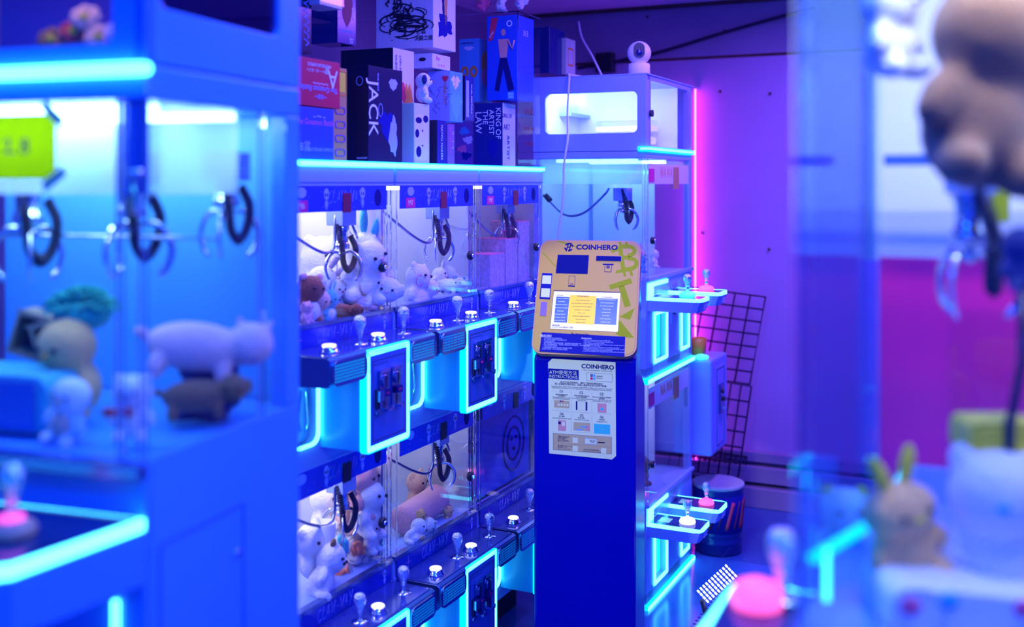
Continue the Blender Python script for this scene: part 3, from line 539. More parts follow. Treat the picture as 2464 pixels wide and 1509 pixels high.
# ------------------------------------------------------------------ plush toys
def fur(name, col):
    if name not in MAT: mat(name, col, .9, bump=.6, bscale=190, var=.08, vscale=30, sheen=.3, spec=.1)
    return name
fur('fur_white', (.9,.89,.92)); fur('fur_brown', (.30,.09,.06)); fur('fur_teal', (.06,.5,.65)); fur('fur_pink', (.85,.42,.5)); fur('fur_peach', (.85,.5,.42)); fur('fur_tan', (.9,.52,.22)); fur('fur_yellow', (.9,.75,.04))
fur('fur_navy', (.02,.03,.2)); fur('fur_green', (.02,.45,.36)); fur('fur_lilac', (.62,.52,.72)); fur('fur_grey', (.45,.47,.55)); fur('fur_red', (.6,.06,.08)); fur('fur_hot', (.8,.1,.3)); fur('fur_pig', (.9,.55,.6)); fur('fur_cocoa', (.26,.13,.08)); fur('fur_choc', (.28,.14,.08))
def plush(label, P, h, m='fur_white', ear='round', rz=0, tilt=(0,0), eye=True, nose=None, ear_m=None, scale=(1,1,1), belly=None, snout=False, group=None, long=False, name='plush_toy', cat='plush toy', vox=None):
    """P: centre of the toy; h its height; faces -y before rotation"""
    b = MB()
    if long:
        b.ball((0,0,0), (.62*h,.30*h,.30*h), m); b.ball((.62*h,-.05*h,.12*h), (.27*h,.26*h,.26*h), m)
        for sx in (-.42, .36):
            for sy in (-.2, .2): b.ball((sx*h, sy*h, -.26*h), (.11*h,.1*h,.16*h), m, seg=10)
        hc = Vector((.62*h,-.05*h,.12*h)); hr = .27*h; b.ball((-.68*h,0,.1*h), .08*h, m, seg=8)
    else:
        b.ball((0,0,-.22*h), (.25*h,.22*h,.28*h), m); hc = Vector((0,-.03*h,.2*h)); hr = .27*h; b.ball(hc, (hr*1.1,hr*.95,hr), m)
        for sx in (-1, 1):
            b.ball((sx*.25*h,-.08*h,-.14*h), (.09*h,.1*h,.17*h), m, Vector((0,0,1)).rotation_difference(Vector((-sx*.5,.2,1))), 10)
            b.ball((sx*.16*h,-.18*h,-.42*h), (.1*h,.17*h,.1*h), m, seg=10)
    em = m
    for sx in (-1, 1):
        if ear == 'round': b.ball(hc+Vector((sx*hr*.78,0,hr*.78)), (hr*.36,hr*.2,hr*.36), em, seg=10)
        elif ear == 'long': b.ball(hc+Vector((sx*hr*.45,0,hr*1.5)), (hr*.24,hr*.16,hr*.75), em, Vector((0,0,1)).rotation_difference(Vector((sx*.25,0,1))), 10)
        elif ear == 'flop': b.ball(hc+Vector((sx*hr*1.08,-hr*.1,hr*.1)), (hr*.22,hr*.3,hr*.55), em, seg=10)
        elif ear == 'cat': b.ball(hc+Vector((sx*hr*.62,0,hr*.85)), (hr*.24,hr*.14,hr*.42), em, Vector((0,0,1)).rotation_difference(Vector((sx*.45,0,1))), 8)
    if snout: b.ball(hc+Vector((0,-hr*.85,-hr*.15)), (hr*.4,hr*.35,hr*.3), m, seg=12)
    o = b.build(name); o.location = P; o.rotation_euler = (tilt[0], tilt[1], rz); o.scale = scale
    r = o.modifiers.new('remesh', 'REMESH'); r.mode = 'VOXEL'; r.voxel_size = vox or max(h/26, .0025); r.use_smooth_shade = True
    s = o.modifiers.new('smooth', 'SMOOTH'); s.iterations = 4; s.factor = .6
    tag(o, label, cat, group)
    if ear_m and ear in ('flop','round','cat','long'):
        for sx in (-1, 1):
            b = MB()
            if ear == 'flop': b.ball(hc+Vector((sx*hr*1.1,-hr*.18,hr*.08)), (hr*.24,hr*.33,hr*.58), ear_m, seg=12)
            elif ear == 'long': b.ball(hc+Vector((sx*hr*.45,-hr*.05,hr*1.55)), (hr*.25,hr*.15,hr*.78), ear_m, Vector((0,0,1)).rotation_difference(Vector((sx*.25,0,1))), 12)
            else: b.ball(hc+Vector((sx*hr*.74,-hr*.08,hr*.82)), (hr*.28,hr*.18,hr*.3), ear_m, seg=12)
            b.build('ear_lining', o)
    if eye:
        for sx in (-1, 1):
            b = MB(); b.ball(hc+Vector((sx*hr*.42,-hr*.9,hr*.12)), hr*.11, 'black_plastic', seg=10); b.build('eye', o)
    if nose:
        b = MB(); b.ball(hc+Vector((0,-hr*(1.2 if snout else .96),-hr*.08)), (hr*.15,hr*.1,hr*.11), nose, seg=10); b.build('nose', o)
    if belly:
        b = MB(); b.ball((0,-.12*h,-.2*h), (.19*h,.13*h,.2*h), belly, seg=12); b.build('belly_patch', o)
    return o
def inrow(x, y, v, m=.055):
    ug = on_v(x, y, VG)[0]; um = [a for a in (U8, U7, U6) if a <= ug or a == U6][0]+W-m
    u, z = on_v(x, y, v)
    if u > um: v, z = on_u(x, y, um); u = um; v = min(v, VG-.04); 
    return RV(v, u, z)
FA = PI/2-TH                                            # facing the aisle
G6 = None
plush('big white round plush leaning on the back wall of the M6 window', inrow(772, 655, -1.98), 0.235, 'fur_white', 'round', FA-.3)
plush('second big white plush with teal ears behind the hanging claw of M6', inrow(866, 640, -1.98), .21, 'fur_white', 'long', FA-.35, (0,.25), nose='fur_teal', ear_m='fur_teal')
plush('white plush bear lying face up under the M6 claw', inrow(790, 692, -1.88), 0.152, 'fur_white', 'round', FA, (.5,.2), nose='fur_navy')
plush('white plush bear with a red nose, beside the teal doll', inrow(800, 712, -1.82), 0.117, 'fur_white', 'round', FA-.1, (.2,.1), nose='fur_red')
plush('long white plush dog stretched across the M6 pile', inrow(862, 700, -1.84), 0.145, 'fur_white', 'flop', FA-PI/2+.4, (0,.15), nose='fur_pink', long=True)
plush('white plush lamb at the right of the M6 pile', inrow(905, 705, -1.90), 0.138, 'fur_white', 'flop', FA, nose='fur_pink')
plush('small white plush seal in the middle of the M6 pile', inrow(842, 672, -1.92), 0.138, 'fur_white', 'none', FA-.5, (0,.6), nose='fur_navy', long=True)
plush('red-brown furry doll with a pale face at the front left of M6', inrow(742, 722, -1.76), 0.145, 'fur_brown', 'round', FA-.2, (0,.1), ear_m='fur_pink', belly='fur_white')
plush('white hooded doll with round black eyes, beside the red-brown doll', inrow(768, 740, -1.745), 0.097, 'fur_peach', 'long', FA, (.2,.1), ear_m='fur_white')
plush('teal furry doll with long ears at the front of M6', inrow(788, 738, -1.74), 0.099, 'fur_teal', 'long', FA+.1, (.1,.2), belly='fur_white')
plush('red-brown plush dog lying at the front edge of M6', inrow(822, 748, -1.735), 0.069, 'fur_brown', 'flop', FA-PI/2+.3, (0,.1), long=True, nose='black_plastic')
plush('tiny pink plush at the very front of M6, beside the sill', inrow(736, 752, -1.73), 0.062, 'fur_pink', 'round', FA)
plush('white plush cat slumped at the back right corner of M6', inrow(925, 650, -1.98), .19, 'fur_white', 'cat', FA-.2, (0,-.3), nose='fur_pink')
plush('pale pink plush bear half buried in the M6 pile', inrow(895, 728, -1.79), .085, 'fur_pink', 'round', FA+.4, (0,.9))
plush('white plush rabbit lying face down behind the teal doll', inrow(756, 690, -1.86), .15, 'fur_white', 'long', FA-.6, (.3,.8), ear_m='fur_lilac')
plush('lilac plush bear at the right front of M6, next to the red-brown dog', inrow(868, 738, -1.745), .07, 'fur_lilac', 'round', FA+.2, (0,.3), nose='fur_hot')
# M7
plush('white plush with a pink looped cord at the left of the M7 window', inrow(1000, 690, -1.77), 0.159, 'fur_white', 'round', FA, (0,.2))
o = plush('white plush with a pink heart nose, beside the looped cord plush', inrow(1028, 706, -1.76), 0.103, 'fur_white', 'flop', FA+.2, (.4,.3), nose='fur_hot')
plush('small white plush with teal fins at the right of the M7 pile', inrow(1080, 686, -1.78), 0.076, 'fur_white', 'round', FA-PI/2, (0,0), long=True, ear_m='fur_teal')
plush('white plush rabbit behind the heart nose plush in M7', inrow(1050, 676, -1.88), 0.110, 'fur_white', 'long', FA, (0,.8), nose='fur_pink')
b = MB(); pc = inrow(1010, 675, -1.735); b.tube([pc+RV(0, .022*math.cos(q), .018*math.sin(q)) for q in [i*PI/10 for i in range(20)]], .0012, 'fur_hot', 6, closed=True)
tag(b.build('cord_loop'), 'thin pink cord loop lying on the white plush in M7', 'cord')
# M8 boxes
cmat('box_manga', (.5,.42,.55), .5, var=.7, vscale=70)
for i, (x, w_, h, d) in enumerate(((.16,.12,.13,.12), (.29,.10,.18,.12), (.40,.10,.24,.12))):
    t = thing('prize_box', ['low patterned box at the left inside the M8 window', 'middle patterned box inside the M8 window', 'tallest patterned box at the right inside the M8 window'][i], 'prize box', RV(VG-.035, U8+x, .905+.3551), -TH, 'patterned boxes inside M8')
    b = MB(); b.box(-d, 0, 0, w_, 0, h, 'box_manga'); b.box(-d, 0, 0, w_, h, h+.003, 'box_pink'); b.build('carton', t, bevel=.001)
# lower M6
plush('white plush dog with brown ears at the front left of the lower window', inrow(782, 1372, -1.745), 0.163, 'fur_white', 'cat', FA+.3, (.2,.55), ear_m='fur_choc', nose='black_plastic')
plush('plain white plush behind the brown-eared dog', inrow(748, 1325, -1.80), 0.169, 'fur_white', 'round', FA, (0,-.2))
plush('white ghost plush with tiny eyes under the lower claw', inrow(886, 1222, -1.90), 0.169, 'fur_white', 'none', FA, (0,.2), group=None)
plush('white ghost plush slumped in front of the back wall, left side', inrow(820, 1262, -1.88), 0.143, 'fur_white', 'none', FA, (0,.7))
plush('pale pink plush bear at the back of the lower M6 window', inrow(870, 1178, -2.02), 0.169, 'fur_pink', 'round', FA+.2)
plush('white plush cat lying at the left back of the lower M6 window', inrow(780, 1225, -2.0), 0.182, 'fur_white', 'cat', FA)
plush('white ghost plush at the right, near the clear corner posts', inrow(915, 1290, -1.80), 0.104, 'fur_white', 'none', FA, nose='fur_pink')
b = MB(); P0 = inrow(778, 1300, -1.775); b.lathe([(.028,-.05),(.036,.05),(.034,.05),(.027,-.047)], 'white_wall', P0, n=20); tag(b.build('paper_cup'), 'tall white paper cup standing behind the brown-eared dog', 'paper cup')
for i, (x, y, m, lab) in enumerate(((858,1322,'candy_orange','clear bag of orange candy rolls, front right of the lower window'), (822,1310,'candy_teal','clear bag of teal candies beside the paper cup'), (822,1385,'candy_orange','clear bag of orange discs lying at the front sill'), (850,1372,'candy_pink','clear bag of pink candies under the orange rolls'), (880,1262,'candy_pink','crumpled clear bag of pale pink candies below the claw'))):
    cmat('candy_orange', (.95,.22,.08), .3); cmat('candy_teal', (.05,.6,.75), .3); cmat('candy_pink', (.9,.3,.45), .3)
    P0 = inrow(x, y, -1.755-.01*i); t = thing('candy_bag', lab, 'candy bag', P0, -TH, 'bags of candy in the lower window')
    b = MB(); rnd = random.Random(i)
    for k in range(7):
        c = Vector((rnd.uniform(-.016,.016), rnd.uniform(-.02,.02), rnd.uniform(-.02,.02))); ax = Vector((rnd.uniform(.3,1), rnd.uniform(-1,1), rnd.uniform(-.5,.5)))
        b.lathe([(.011,-.006),(.013,-.004),(.013,.004),(.011,.006)], m, c, ax.normalized(), 14)
    b.build('candies', t)
    b = MB(); b.ball((0,0,0), (.03,.034,.036), 'bag', seg=14)
    for v_ in b.bm.verts: v_.co *= 1+rnd.uniform(-.12,.16)
    b.build('wrapper', t)
plush('white plush bear with lilac belly behind the candy bags', inrow(850, 1290, -1.86), .15, 'fur_white', 'round', FA+.1, (0,.3), belly='fur_lilac')
plush('peach plush rabbit at the back of the lower M6 window, by the left claw prong', inrow(835, 1215, -2.02), .16, 'fur_peach', 'long', FA)
# lower M7
P0 = inrow(1012, 1226, -1.80, .12); b = MB(); b.lathe([(.01,-.125),(.034,-.122),(.046,-.112),(.048,-.1),(.047,.08),(.050,.1),(.046,.112),(.034,.120),(.01,.123)], 'fur_pink', axis=(0,1,.05), n=28)
o = b.build('bolster_cushion', smooth=True); o.location = P0; o.rotation_euler = (0, 0, -TH); tag(o, 'long pink bolster cushion lying in the lower M7 window', 'bolster cushion')
b = MB(); b.tube([(.048*math.cos(q), .105, .005+.048*math.sin(q)) for q in [i*PI/14 for i in range(28)]], .0035, 'fur_pink', 6, closed=True); b.build('piping', o)
plush('peach fuzzy plush sitting behind the pink bolster', inrow(1000, 1180, -1.90), 0.143, 'fur_peach', 'round', FA)
plush('small tan plush bear in front of the pink bolster', inrow(1010, 1252, -1.755), 0.072, 'fur_tan', 'round', FA)
plush('white egg-shaped plush with dark outline at the lower M7 sill', inrow(998, 1280, -1.73), 0.098, 'fur_white', 'none', FA, (.2,.8), ear_m=None)
plush('white egg-shaped plush with a teal spot beside the outlined one', inrow(1034, 1268, -1.74), 0.085, 'fur_white', 'none', FA, (.1,-.9), nose='fur_teal')
plush('small pink and yellow plush at the right end of the lower M7 pile', inrow(1077, 1240, -1.75), 0.065, 'fur_tan', 'round', FA, ear_m='fur_hot', nose='fur_yellow')
for i, (yy, zz, a, lab) in enumerate(((.24, .53, .5, 'tilted white paper sheet behind the lower M7 claw'), (.36, .56, -.3, 'grey paper sheet at the back right of the lower M7 window'))):
    t = MB(); M = Matrix.Translation((VG-.3, U7+yy, .16+zz)) @ Matrix.Rotation(a, 4, 'X'); t.box(-.002, .001, -.08, .08, -.07, .07, 'white_wall', Matrix.Rotation(-TH, 4, 'Z') @ M); tag(t.build('paper_sheet'), lab, 'paper sheet')
# doodle poster in the unlit lower M8
b = MB(); R = Matrix.Rotation(-TH, 4, 'Z')
b.box(VG-.03, VG-.028, U8+.04, U8+W-.06, .545, .82, 'banner_blue', R)
for (cy, cz, r) in ((.34,.68,.055), (.34,.68,.09)): b.tube([R @ Vector((VG-.026, U8+cy+r*math.cos(q), cz+r*1.1*math.sin(q))) for q in [i*PI/12 for i in range(24)]], .0028, 'ink_navy', 5, closed=True)
for (cy, cz) in ((.32,.70),(.36,.70),(.34,.66)): b.ball(R @ Vector((VG-.027, U8+cy, cz)), .007, 'ink_navy', seg=8)
tag(b.build('doodle_poster'), 'blue poster with a dark round doodle inside the unlit lower machine', 'poster')
# dog plush and toys on the shelf
plush('white plush dog with a black ear sitting among the boxes above M7', inrow(1016, 210, -1.76), .10, 'fur_white', 'flop', FA+.5, (0,0), ear_m='fur_navy', nose='fur_red', snout=True)
P0 = RV(v0-.06, ua+.02, zt+.003)
plush('hot pink plush lying on top of the clear case', at(1160, 8, 4.12)+Vector((0,0,.0)), .09, 'fur_hot', 'round', FA, (0,1.2))
plush('white plush lamb on top of the clear case', at(1205, 4, 4.10), .085, 'fur_white', 'flop', FA+.2, (0,.3), nose='fur_pink')
plush('small lilac plush on top of the clear case, right side', at(1255, 4, 4.05), .07, 'fur_lilac', 'round', FA, (.3,1.0))

# ------------------------------------------------------------------ machines of the aisle type (tower, left and right foreground)
mat('console_dark', (.03,.05,.2), .12, metal=.3, var=.5, vscale=20)
def mark(b, M, w_, h, m='ink_white'):                  # dotted A mark on the console nose, in local y-z
    def dot(a, c, s): b.box(0, .0012, a*w_-s*w_, a*w_+s*w_, c*h-s*w_, c*h+s*w_, m, M)
    for a in (-.42, .42):
        for c in (-.28, .22): dot(a, c, .06)
    for sg in (-1, 1): b.prism([(sg*.03*w_, .5*h), (sg*.11*w_, .5*h), (sg*.27*w_, -.5*h), (sg*.15*w_, -.5*h)], 0, .0012, 'x', m, M)
def nose_console(t, y0, y1, z, prot, butt='button_cyan', s=1.0, nose='x', th=.055):
    """a console with rounded nose that juts out along +x from x=0"""
    b = MB(); P = [(0, y0), (prot-.03, y0), (prot-.008, y0+.008), (prot, y0+.03), (prot, y1-.03), (prot-.008, y1-.008), (prot-.03, y1), (0, y1)]
    low = [(x*.93, y) for x, y in P]
    A = [b.bm.verts.new((x, y, z-th)) for x, y in low]; B = [b.bm.verts.new((x, y, z-.014)) for x, y in P]; k = b.mi('bluelit_panel')
    b.bm.faces.new(A[::-1]).material_index = k; b.bm.faces.new(B).material_index = k
    for i in range(len(A)): b.bm.faces.new((A[i], A[(i+1) % len(A)], B[(i+1) % len(A)], B[i])).material_index = k
    o = b.build('console', t)
    b = MB(); Pi = [(max(0, min(x, prot-.008)), min(max(y, y0+.007), y1-.007)) for x, y in P]
    b.ring(P, Pi, z-.014, z-.001, 'z', 'led_white'); b.build('light_strip', o, bevel=.001)
    b = MB(); b.prism(Pi, z-.013, z-.0015, 'z', 'console_dark'); b.box(.03, .075, y0+.04, y1-.045, z-.0015, z-.0005, 'lcd_green'); b.build('console_plate', o)
    b = MB(); M = Matrix.Translation((prot*.985, (y0+y1)/2, z-.014-th*.36)) @ Matrix.Rotation(.15, 4, 'Y'); mark(b, M, .05*s, .022*s); b.build('emblem', o)
    xb, yb = prot-.075, (y0+y1)/2
    b = MB(); b.lathe([(.030*s,0),(.032*s,.006*s),(.028*s,.016*s),(.016*s,.021*s),(.0,.022*s)], butt, (xb, yb, z-.001), n=24); b.build('glow_dome', o)
    j = joystick(t, xb+.0, yb, z+.015*s, .95*s)
def lit_chutes(t, x, spans, z0, z1, lamp='led_glow'):
    for (a, c) in spans:
        b = MB(); b.ring(rrect(a, c, z0, z1, .004, 2), rrect(a+.012, c-.012, z0+.012, z1-.012, .002, 2), x, x+.006, 'x', 'led_white'); o = b.build('chute_light', t)
        b = MB(); b.box(x-.03, x-.026, a+.01, c-.01, z0+.01, z1-.01, lamp); b.build('chute_door', t)
def coin_mech(t, x, y, z, s=1.0):
    b = MB(); b.box(x, x+.003, y-.05*s, y+.05*s, z-.13*s, z+.05*s, 'bluelit_panel'); b.box(x+.003, x+.012, y-.02*s, y+.02*s, z-.03*s, z+.035*s, 'dark_chrome'); b.lathe([(.012*s,0),(.012*s,.006),(.008*s,.008)], 'chrome', (x+.012, y, z+.012*s), (1,0,0), 16)
    b.box(x+.012, x+.026, y-.012*s, y+.014*s, z-.028*s, z-.02*s, 'chrome'); b.lathe([(.009*s,0),(.009*s,.006)], 'black_plastic', (x+.003, y-.01, z-.08*s), (1,0,0), 16); b.box(x+.003, x+.0036, y-.04*s, y+.04*s, z+.042*s, z+.0435*s, 'ink_black'); b.build('coin_panel', t, bevel=.001)
def deck(t, D, Wd, zb, zt, lamp, head='NAMCO', flipx=False, conso=(), prot=.215, gz=.41, gt=.86, front_letters='NA WA LAND', ct=.325):
    """one deck of an aisle machine: local x outward to the aisle (0 = front), y along the aisle 0..Wd"""
    H_ = zt-zb
    b = MB(); b.box(-D, -.03, 0, Wd, zb, zb+gz-.02, 'bluelit_panel')
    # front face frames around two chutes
    for (a, c) in ((0, Wd*.14), (Wd*.43, Wd*.72), (Wd*.93, Wd)): b.box(-.03, 0, a, c, zb+.015, zb+gz-.02, 'bluelit_panel')
    b.box(-.03, 0, Wd*.14, Wd*.43, zb+.26, zb+gz-.02, 'bluelit_panel'); b.box(-.03, 0, Wd*.72, Wd*.93, zb+.26, zb+gz-.02, 'bluelit_panel'); b.box(-.03, 0, 0, Wd, zb, zb+.05, 'bluelit_panel')
    b.box(-D, -D+.03, 0, .03, zb+gz-.02, zb+gt, 'bluelit_panel'); b.box(-D, -D+.03, Wd-.03, Wd, zb+gz-.02, zb+gt, 'bluelit_panel'); b.box(-.03, 0, Wd-.03, Wd, zb+gz-.02, zb+gt, 'bluelit_panel')
    b.box(-D, 0, 0, Wd, zb+gt, zt, 'bluelit_panel'); b.build('cabinet_body', t, bevel=.003)
    b = MB(); b.box(-D+.03, -.012, .0, .004, zb+gz-.02, zb+gt, 'glass_side'); b.build('side_pane', t)
    b = MB(); b.box(-.004, .0, .012, Wd-.03, zb+gz-.02, zb+gt, 'glass'); b.build('front_pane', t)
    b = MB(); b.box(-D+.03, -.02, .006, .010, zb+gt-.10, zb+gt, 'frost'); b.build('frosted_panel', t)
    for (xx, yy) in ((-.010, -.001), (.0, .010)):
        b = MB(); b.box(xx-.004, xx+.004, yy-.004, yy+.004, zb+gz-.02, zb+gt, 'acrylic'); b.build('corner_post', t)
    b = MB(); b.box(-D, -D+.008, .03, Wd-.03, zb+gz-.02, zb+gt, 'white_wall'); b.build('back_panel', t)
    b = MB(); b.box(-D+.02, -.16, Wd-.03, Wd-.025, zb+gz-.02, zb+gt, 'white_wall'); b.build('far_panel', t)
    b = MB(); b.box(-.16, -.01, Wd-.03, Wd-.025, zb+gz-.02, zb+gt, 'glass_side'); b.build('far_pane', t)
    if lamp: b = MB(); b.box(-D+.06, -.08, .10, .14, zb+gt-.012, zb+gt-.001, lamp); b.box(-D+.06, -.08, Wd-.16, Wd-.12, zb+gt-.012, zb+gt-.001, lamp); b.build('lamp_tube', t)
    b = MB(); b.box(.0, .0025, .03, Wd-.06, zb+gt-.10, zb+gt-.02, 'box_white'); b.text(front_letters, .062, (.003, Wd*.47, zb+gt-.055), (0,1,0), (0,0,1), 'box_orange', sx=.72); b.box(.003, .005, .02, .09, zb+gt-.09, zb+gt-.04, 'label_pink'); b.box(.003, .007, Wd*.55, Wd*.66, zb+gt-.12, zb+gt-.03, 'box_tan'); b.build('header_banner', t)
    b = MB(); b.box(-.002, .012, .0, Wd, zb+gz-.026, zb+gz-.012, 'bluelit_panel'); b.build('window_sill', t, bevel=.001)
    b = MB(); b.lathe([(.013,0),(.015,.004),(.014,.012),(.007,.015)], 'black_plastic', (.001, .06, zb+gz+.13), (1,0,0), 16); b.lathe([(.006,.01),(.006,.018)], 'chrome', (.001, .06, zb+gz+.13), (1,0,0), 12); b.build('door_lock', t)
    b = MB(); b.box(-.03, .012, -.012, Wd, zb-.011, zb+.011, 'led_cyan'); b.box(.012, .015, -.012, Wd, zb-.008, zb+.008, 'led_white'); b.build('belt_light', t, bevel=.003)
    lit_chutes(t, 0, ((Wd*.15, Wd*.42), (Wd*.73, Wd*.92)), zb+.055, zb+.255)
    coin_mech(t, 0, Wd*.58, zb+.30, .9)
    b = MB(); b.prism([(.03*Wd, zb+.375), (.42*Wd, zb+.375), (.42*Wd, zb+.36), (.09*Wd+.02, zb+.36), (.09*Wd+.02, zb+.28), (.03*Wd, zb+.28)], .0, .006, 'x', 'led_white'); b.build('hook_light', t)
    for (a, c, bt) in conso: nose_console(t, a, c, zb+ct, prot, bt)
TV, TU, TW, TDp = -1.322, 3.978, .63, .478
t = thing('claw_machine_tower', 'white two-deck claw machine tower with lit storage cabinet on top, behind the kiosk', 'claw machine', RV(TV, TU, 0), -TH)
deck(t, TDp, TW, .012, .874, 'lamp_soft', conso=((.012, .152, 'button_white'), (.285, .425, 'button_pink')), front_letters='NA WA WA')
deck(t, TDp, TW, .885, 1.772, 'lamp_cyan', conso=((.012, .152, 'button_cyan'), (.285, .425, 'button_pink')), front_letters='WA WA WA')
claw(t, -.13, .10, 1.63, .012, 1.15, .4); claw(t, -.18, .22, .76, .02, 1.1, .4)
b = MB(); b.tube(spl([(-.46, .06, 1.60), (-.43, .06, 1.575), (-.36, .06, 1.52), (-.28, .06, 1.53), (-.2, .07, 1.60), (-.18, .08, 1.63)], 8), .005, 'dark_chrome'); b.lathe([(.011,0),(.012,.03),(.008,.035)], 'black_plastic', (-.45, .06, 1.60), (.7,0,-.7), 12); b.build('hose', t)
# storage cabinet on top
b = MB(); zc0, zc1 = 1.774, 2.068; T = TDp
wr = (-.424, -.036, 1.845, 2.005)
b.ring(rrect(-T, .0, zc0, zc1, .0008), rrect(*wr, .022), 0, .02, 'y', 'bluelit_panel'); b.box(-T, -T+.02, .02, TW, zc0, zc1, 'bluelit_panel'); b.box(-T, 0, .02, TW, zc0, zc0+.02, 'bluelit_panel'); b.box(-T, 0, .02, TW, zc1-.02, zc1, 'bluelit_panel'); b.box(-T, 0, TW-.02, TW, zc0, zc1, 'bluelit_panel')
b.box(-.02, 0, .02, .06, zc0, zc1, 'bluelit_panel'); b.box(-.02, 0, TW-.06, TW-.02, zc0, zc1, 'bluelit_panel'); b.box(-T, .006, .0, TW, zc1, zc1+.006, 'bluelit_panel'); b.build('storage_cabinet', t, bevel=.002)
b = MB(); b.box(wr[0]-.01, wr[1]+.01, .012, .015, wr[2]-.01, wr[3]+.01, 'glass'); b.build('cabinet_window', t)
b = MB(); b.box(.0, .003, .03, TW-.03, zc0+.02, zc1-.025, 'glass'); b.lathe([(.013,0),(.014,.01)], 'black_plastic', (.003, .045, 1.92), (1,0,0), 14); b.build('cabinet_door', t)
b = MB(); b.box(-T+.03, -.03, .04, .06, zc1-.03, zc1-.018, 'lamp_right'); b.box(-T+.03, -T+.05, .06, TW-.05, zc1-.06, zc1-.05, 'lamp_cyan'); b.box(-T+.02, -T+.025, .03, TW-.03, zc0+.021, zc1-.02, 'clean_white'); b.box(-T+.02, -.005, TW*.68, TW*.68+.005, zc0+.021, zc1-.02, 'clean_white'); b.build('lamp_tube', t)  # besides the tubes: white back and partition added to brighten the window
b = MB(); b.box(-.03, .014, -.012, TW, 1.772, 1.790, 'led_cyan'); b.box(-.02, .016, -.014, TW, 1.777, 1.786, 'led_white'); b.build('belt_light', t, bevel=.002)
for i, (x, y, z, sx, sy, sz, lab) in enumerate(((-.30,.16,zc0+.0205,.14,.16,.03,'stack of clear wrapped packets low in the lit top cabinet'), (-.13,.2,zc0+.0205,.12,.2,.06,'clear wrapped packets at the right in the lit top cabinet'), (-.22,.40,zc0+.0205,.25,.1,.12,'large folded clear bag at the back of the lit top cabinet'))):
    b = MB(); rnd = random.Random(i)
    for k in range(5):
        M = Matrix.Rotation(-TH, 4, 'Z') @ Matrix.Translation((TV+x+rnd.uniform(-.01,.01), TU+y, z+sz*(k+.5)/5)) @ Matrix.Rotation(rnd.uniform(-.2,.2), 4, 'Z'); b.box(-sx/2, sx/2, -sy/2, sy/2, -sz*.09, sz*.09, 'screen_paper' if k % 2 else 'bag', M)
    tag(b.build('wrapped_packets', bevel=.003), lab, 'packets')
# toys in the tower
for (x, y, z, h, m, lab, e) in ((-.36,.14,1.335,.11,'fur_teal','teal wrapped plush at the left in the tower upper window','none'), (-.24,.14,1.34,.10,'fur_teal','second teal wrapped plush above the kiosk top edge','round'), (-.10,.22,1.325,.09,'fur_pink','pink plush rabbit near the front glass of the tower upper deck','long'), (-.06,.12,1.32,.075,'fur_teal','small teal plush at the front corner of the tower upper deck','round'), (-.08,.34,1.325,.08,'fur_white','white plush at the far end of the tower upper deck','round'),
                             (-.10,.10,.45,.12,'fur_white','white spotted plush bear in the tower lower window','none'), (-.09,.22,.47,.12,'fur_choc','brown plush with teal cap behind the white bear','round'), (-.05,.05,.42,.06,'fur_hot','small hot pink plush at the lower corner of the tower','round')):
    plush(lab, RV(TV+x, TU+y, z+.01), h, m, e, FA, (0, .2))

for i, (xp, ya, yb) in enumerate(((1673, 215, 1150),)):
    v_, z1_ = on_u(xp, ya, WU-.05); z0_ = on_u(xp, yb, WU-.05)[1]; tt = thing('light_tube', 'magenta light tube standing against the back wall beside the tower', 'light tube', RV(v_, WU-.05, max(z0_, .12)), -TH)
    b = MB(); b.tube([(0,0,0), (0,0,z1_-max(z0_,.12))], .0035, 'led_magenta'); b.build('tube', tt)
    b = MB()
    for q in (-.01, z1_-max(z0_,.12)): b.box(-.008,.008,-.006,.049,q,q+.012,'clean_white')
    b.build('mount', tt)
# security camera on the tower
P0 = at(1538, 176, 4.30); P0.z = 2.0745
t = thing('security_camera', 'white ball-shaped security camera on top of the tower cabinet', 'security camera', P0, -.12)
b = MB(); b.lathe([(.040,0),(.043,.003),(.043,.044),(.039,.050),(.02,.052)], 'white_wall', n=32); b.build('base', t)
b = MB(); b.ball((0,0,.092), (.047,.047,.047), 'white_wall', seg=32); o = b.build('ball_head', t)
b = MB(); M = Matrix.Translation((0,-.0405,.097)); b.prism(rrect(-.022,.022,-.029,.031,.021,8), 0, -.006, 'y', 'black_plastic', M); b.ball((0,-.0445,.088), (.014,.005,.014), 'screen_off', seg=16); b.ball((0,-.047,.100), (.0016,.001,.0016), 'ink_white', seg=8); b.build('lens_panel', o, bevel=.001)

# cables
b = MB(); pts = [at(1392,52,4.9), at(1400,90,4.8), at(1425,135,4.6), at(1450,160,4.45)]; pts[-1].z = 2.085; b.tube(spl(pts, 8), .0045, 'white_wall'); tag(b.build('cable'), 'thin pale cable dropping behind the top cabinet', 'cable')
b = MB(); pp = lambda x, y, o=.012: RV(on_u(x, y, TU-o)[0], TU-o, on_u(x, y, TU-o)[1])
pts = [RV(TV-.30, TU+.2, 2.082), RV(TV-.33, TU+.03, 2.082), pp(1370,186,.016), pp(1366,260,.018), pp(1366,330,.018), pp(1357,400,.018), pp(1356,470,.02), pp(1347,540,.02), pp(1338,600,.02)]
b.tube(spl(pts, 8), .0045, 'white_wall'); tag(b.build('cable'), 'white cable hanging down the tower side across its windows', 'cable')
b = MB(); wl = lambda x, y, o=.03: RV(on_u(x, y, WU-o)[0], WU-o, on_u(x, y, WU-o)[1])
b.tube(spl([wl(1390,163), wl(1450,155), wl(1510,142), wl(1570,130), wl(1640,110), wl(1720,85), wl(1800,62), wl(1880,40), wl(1960,20)], 6), .009, 'black_rubber'); tag(b.build('cable'), 'thick black cable sagging along the back wall', 'cable')
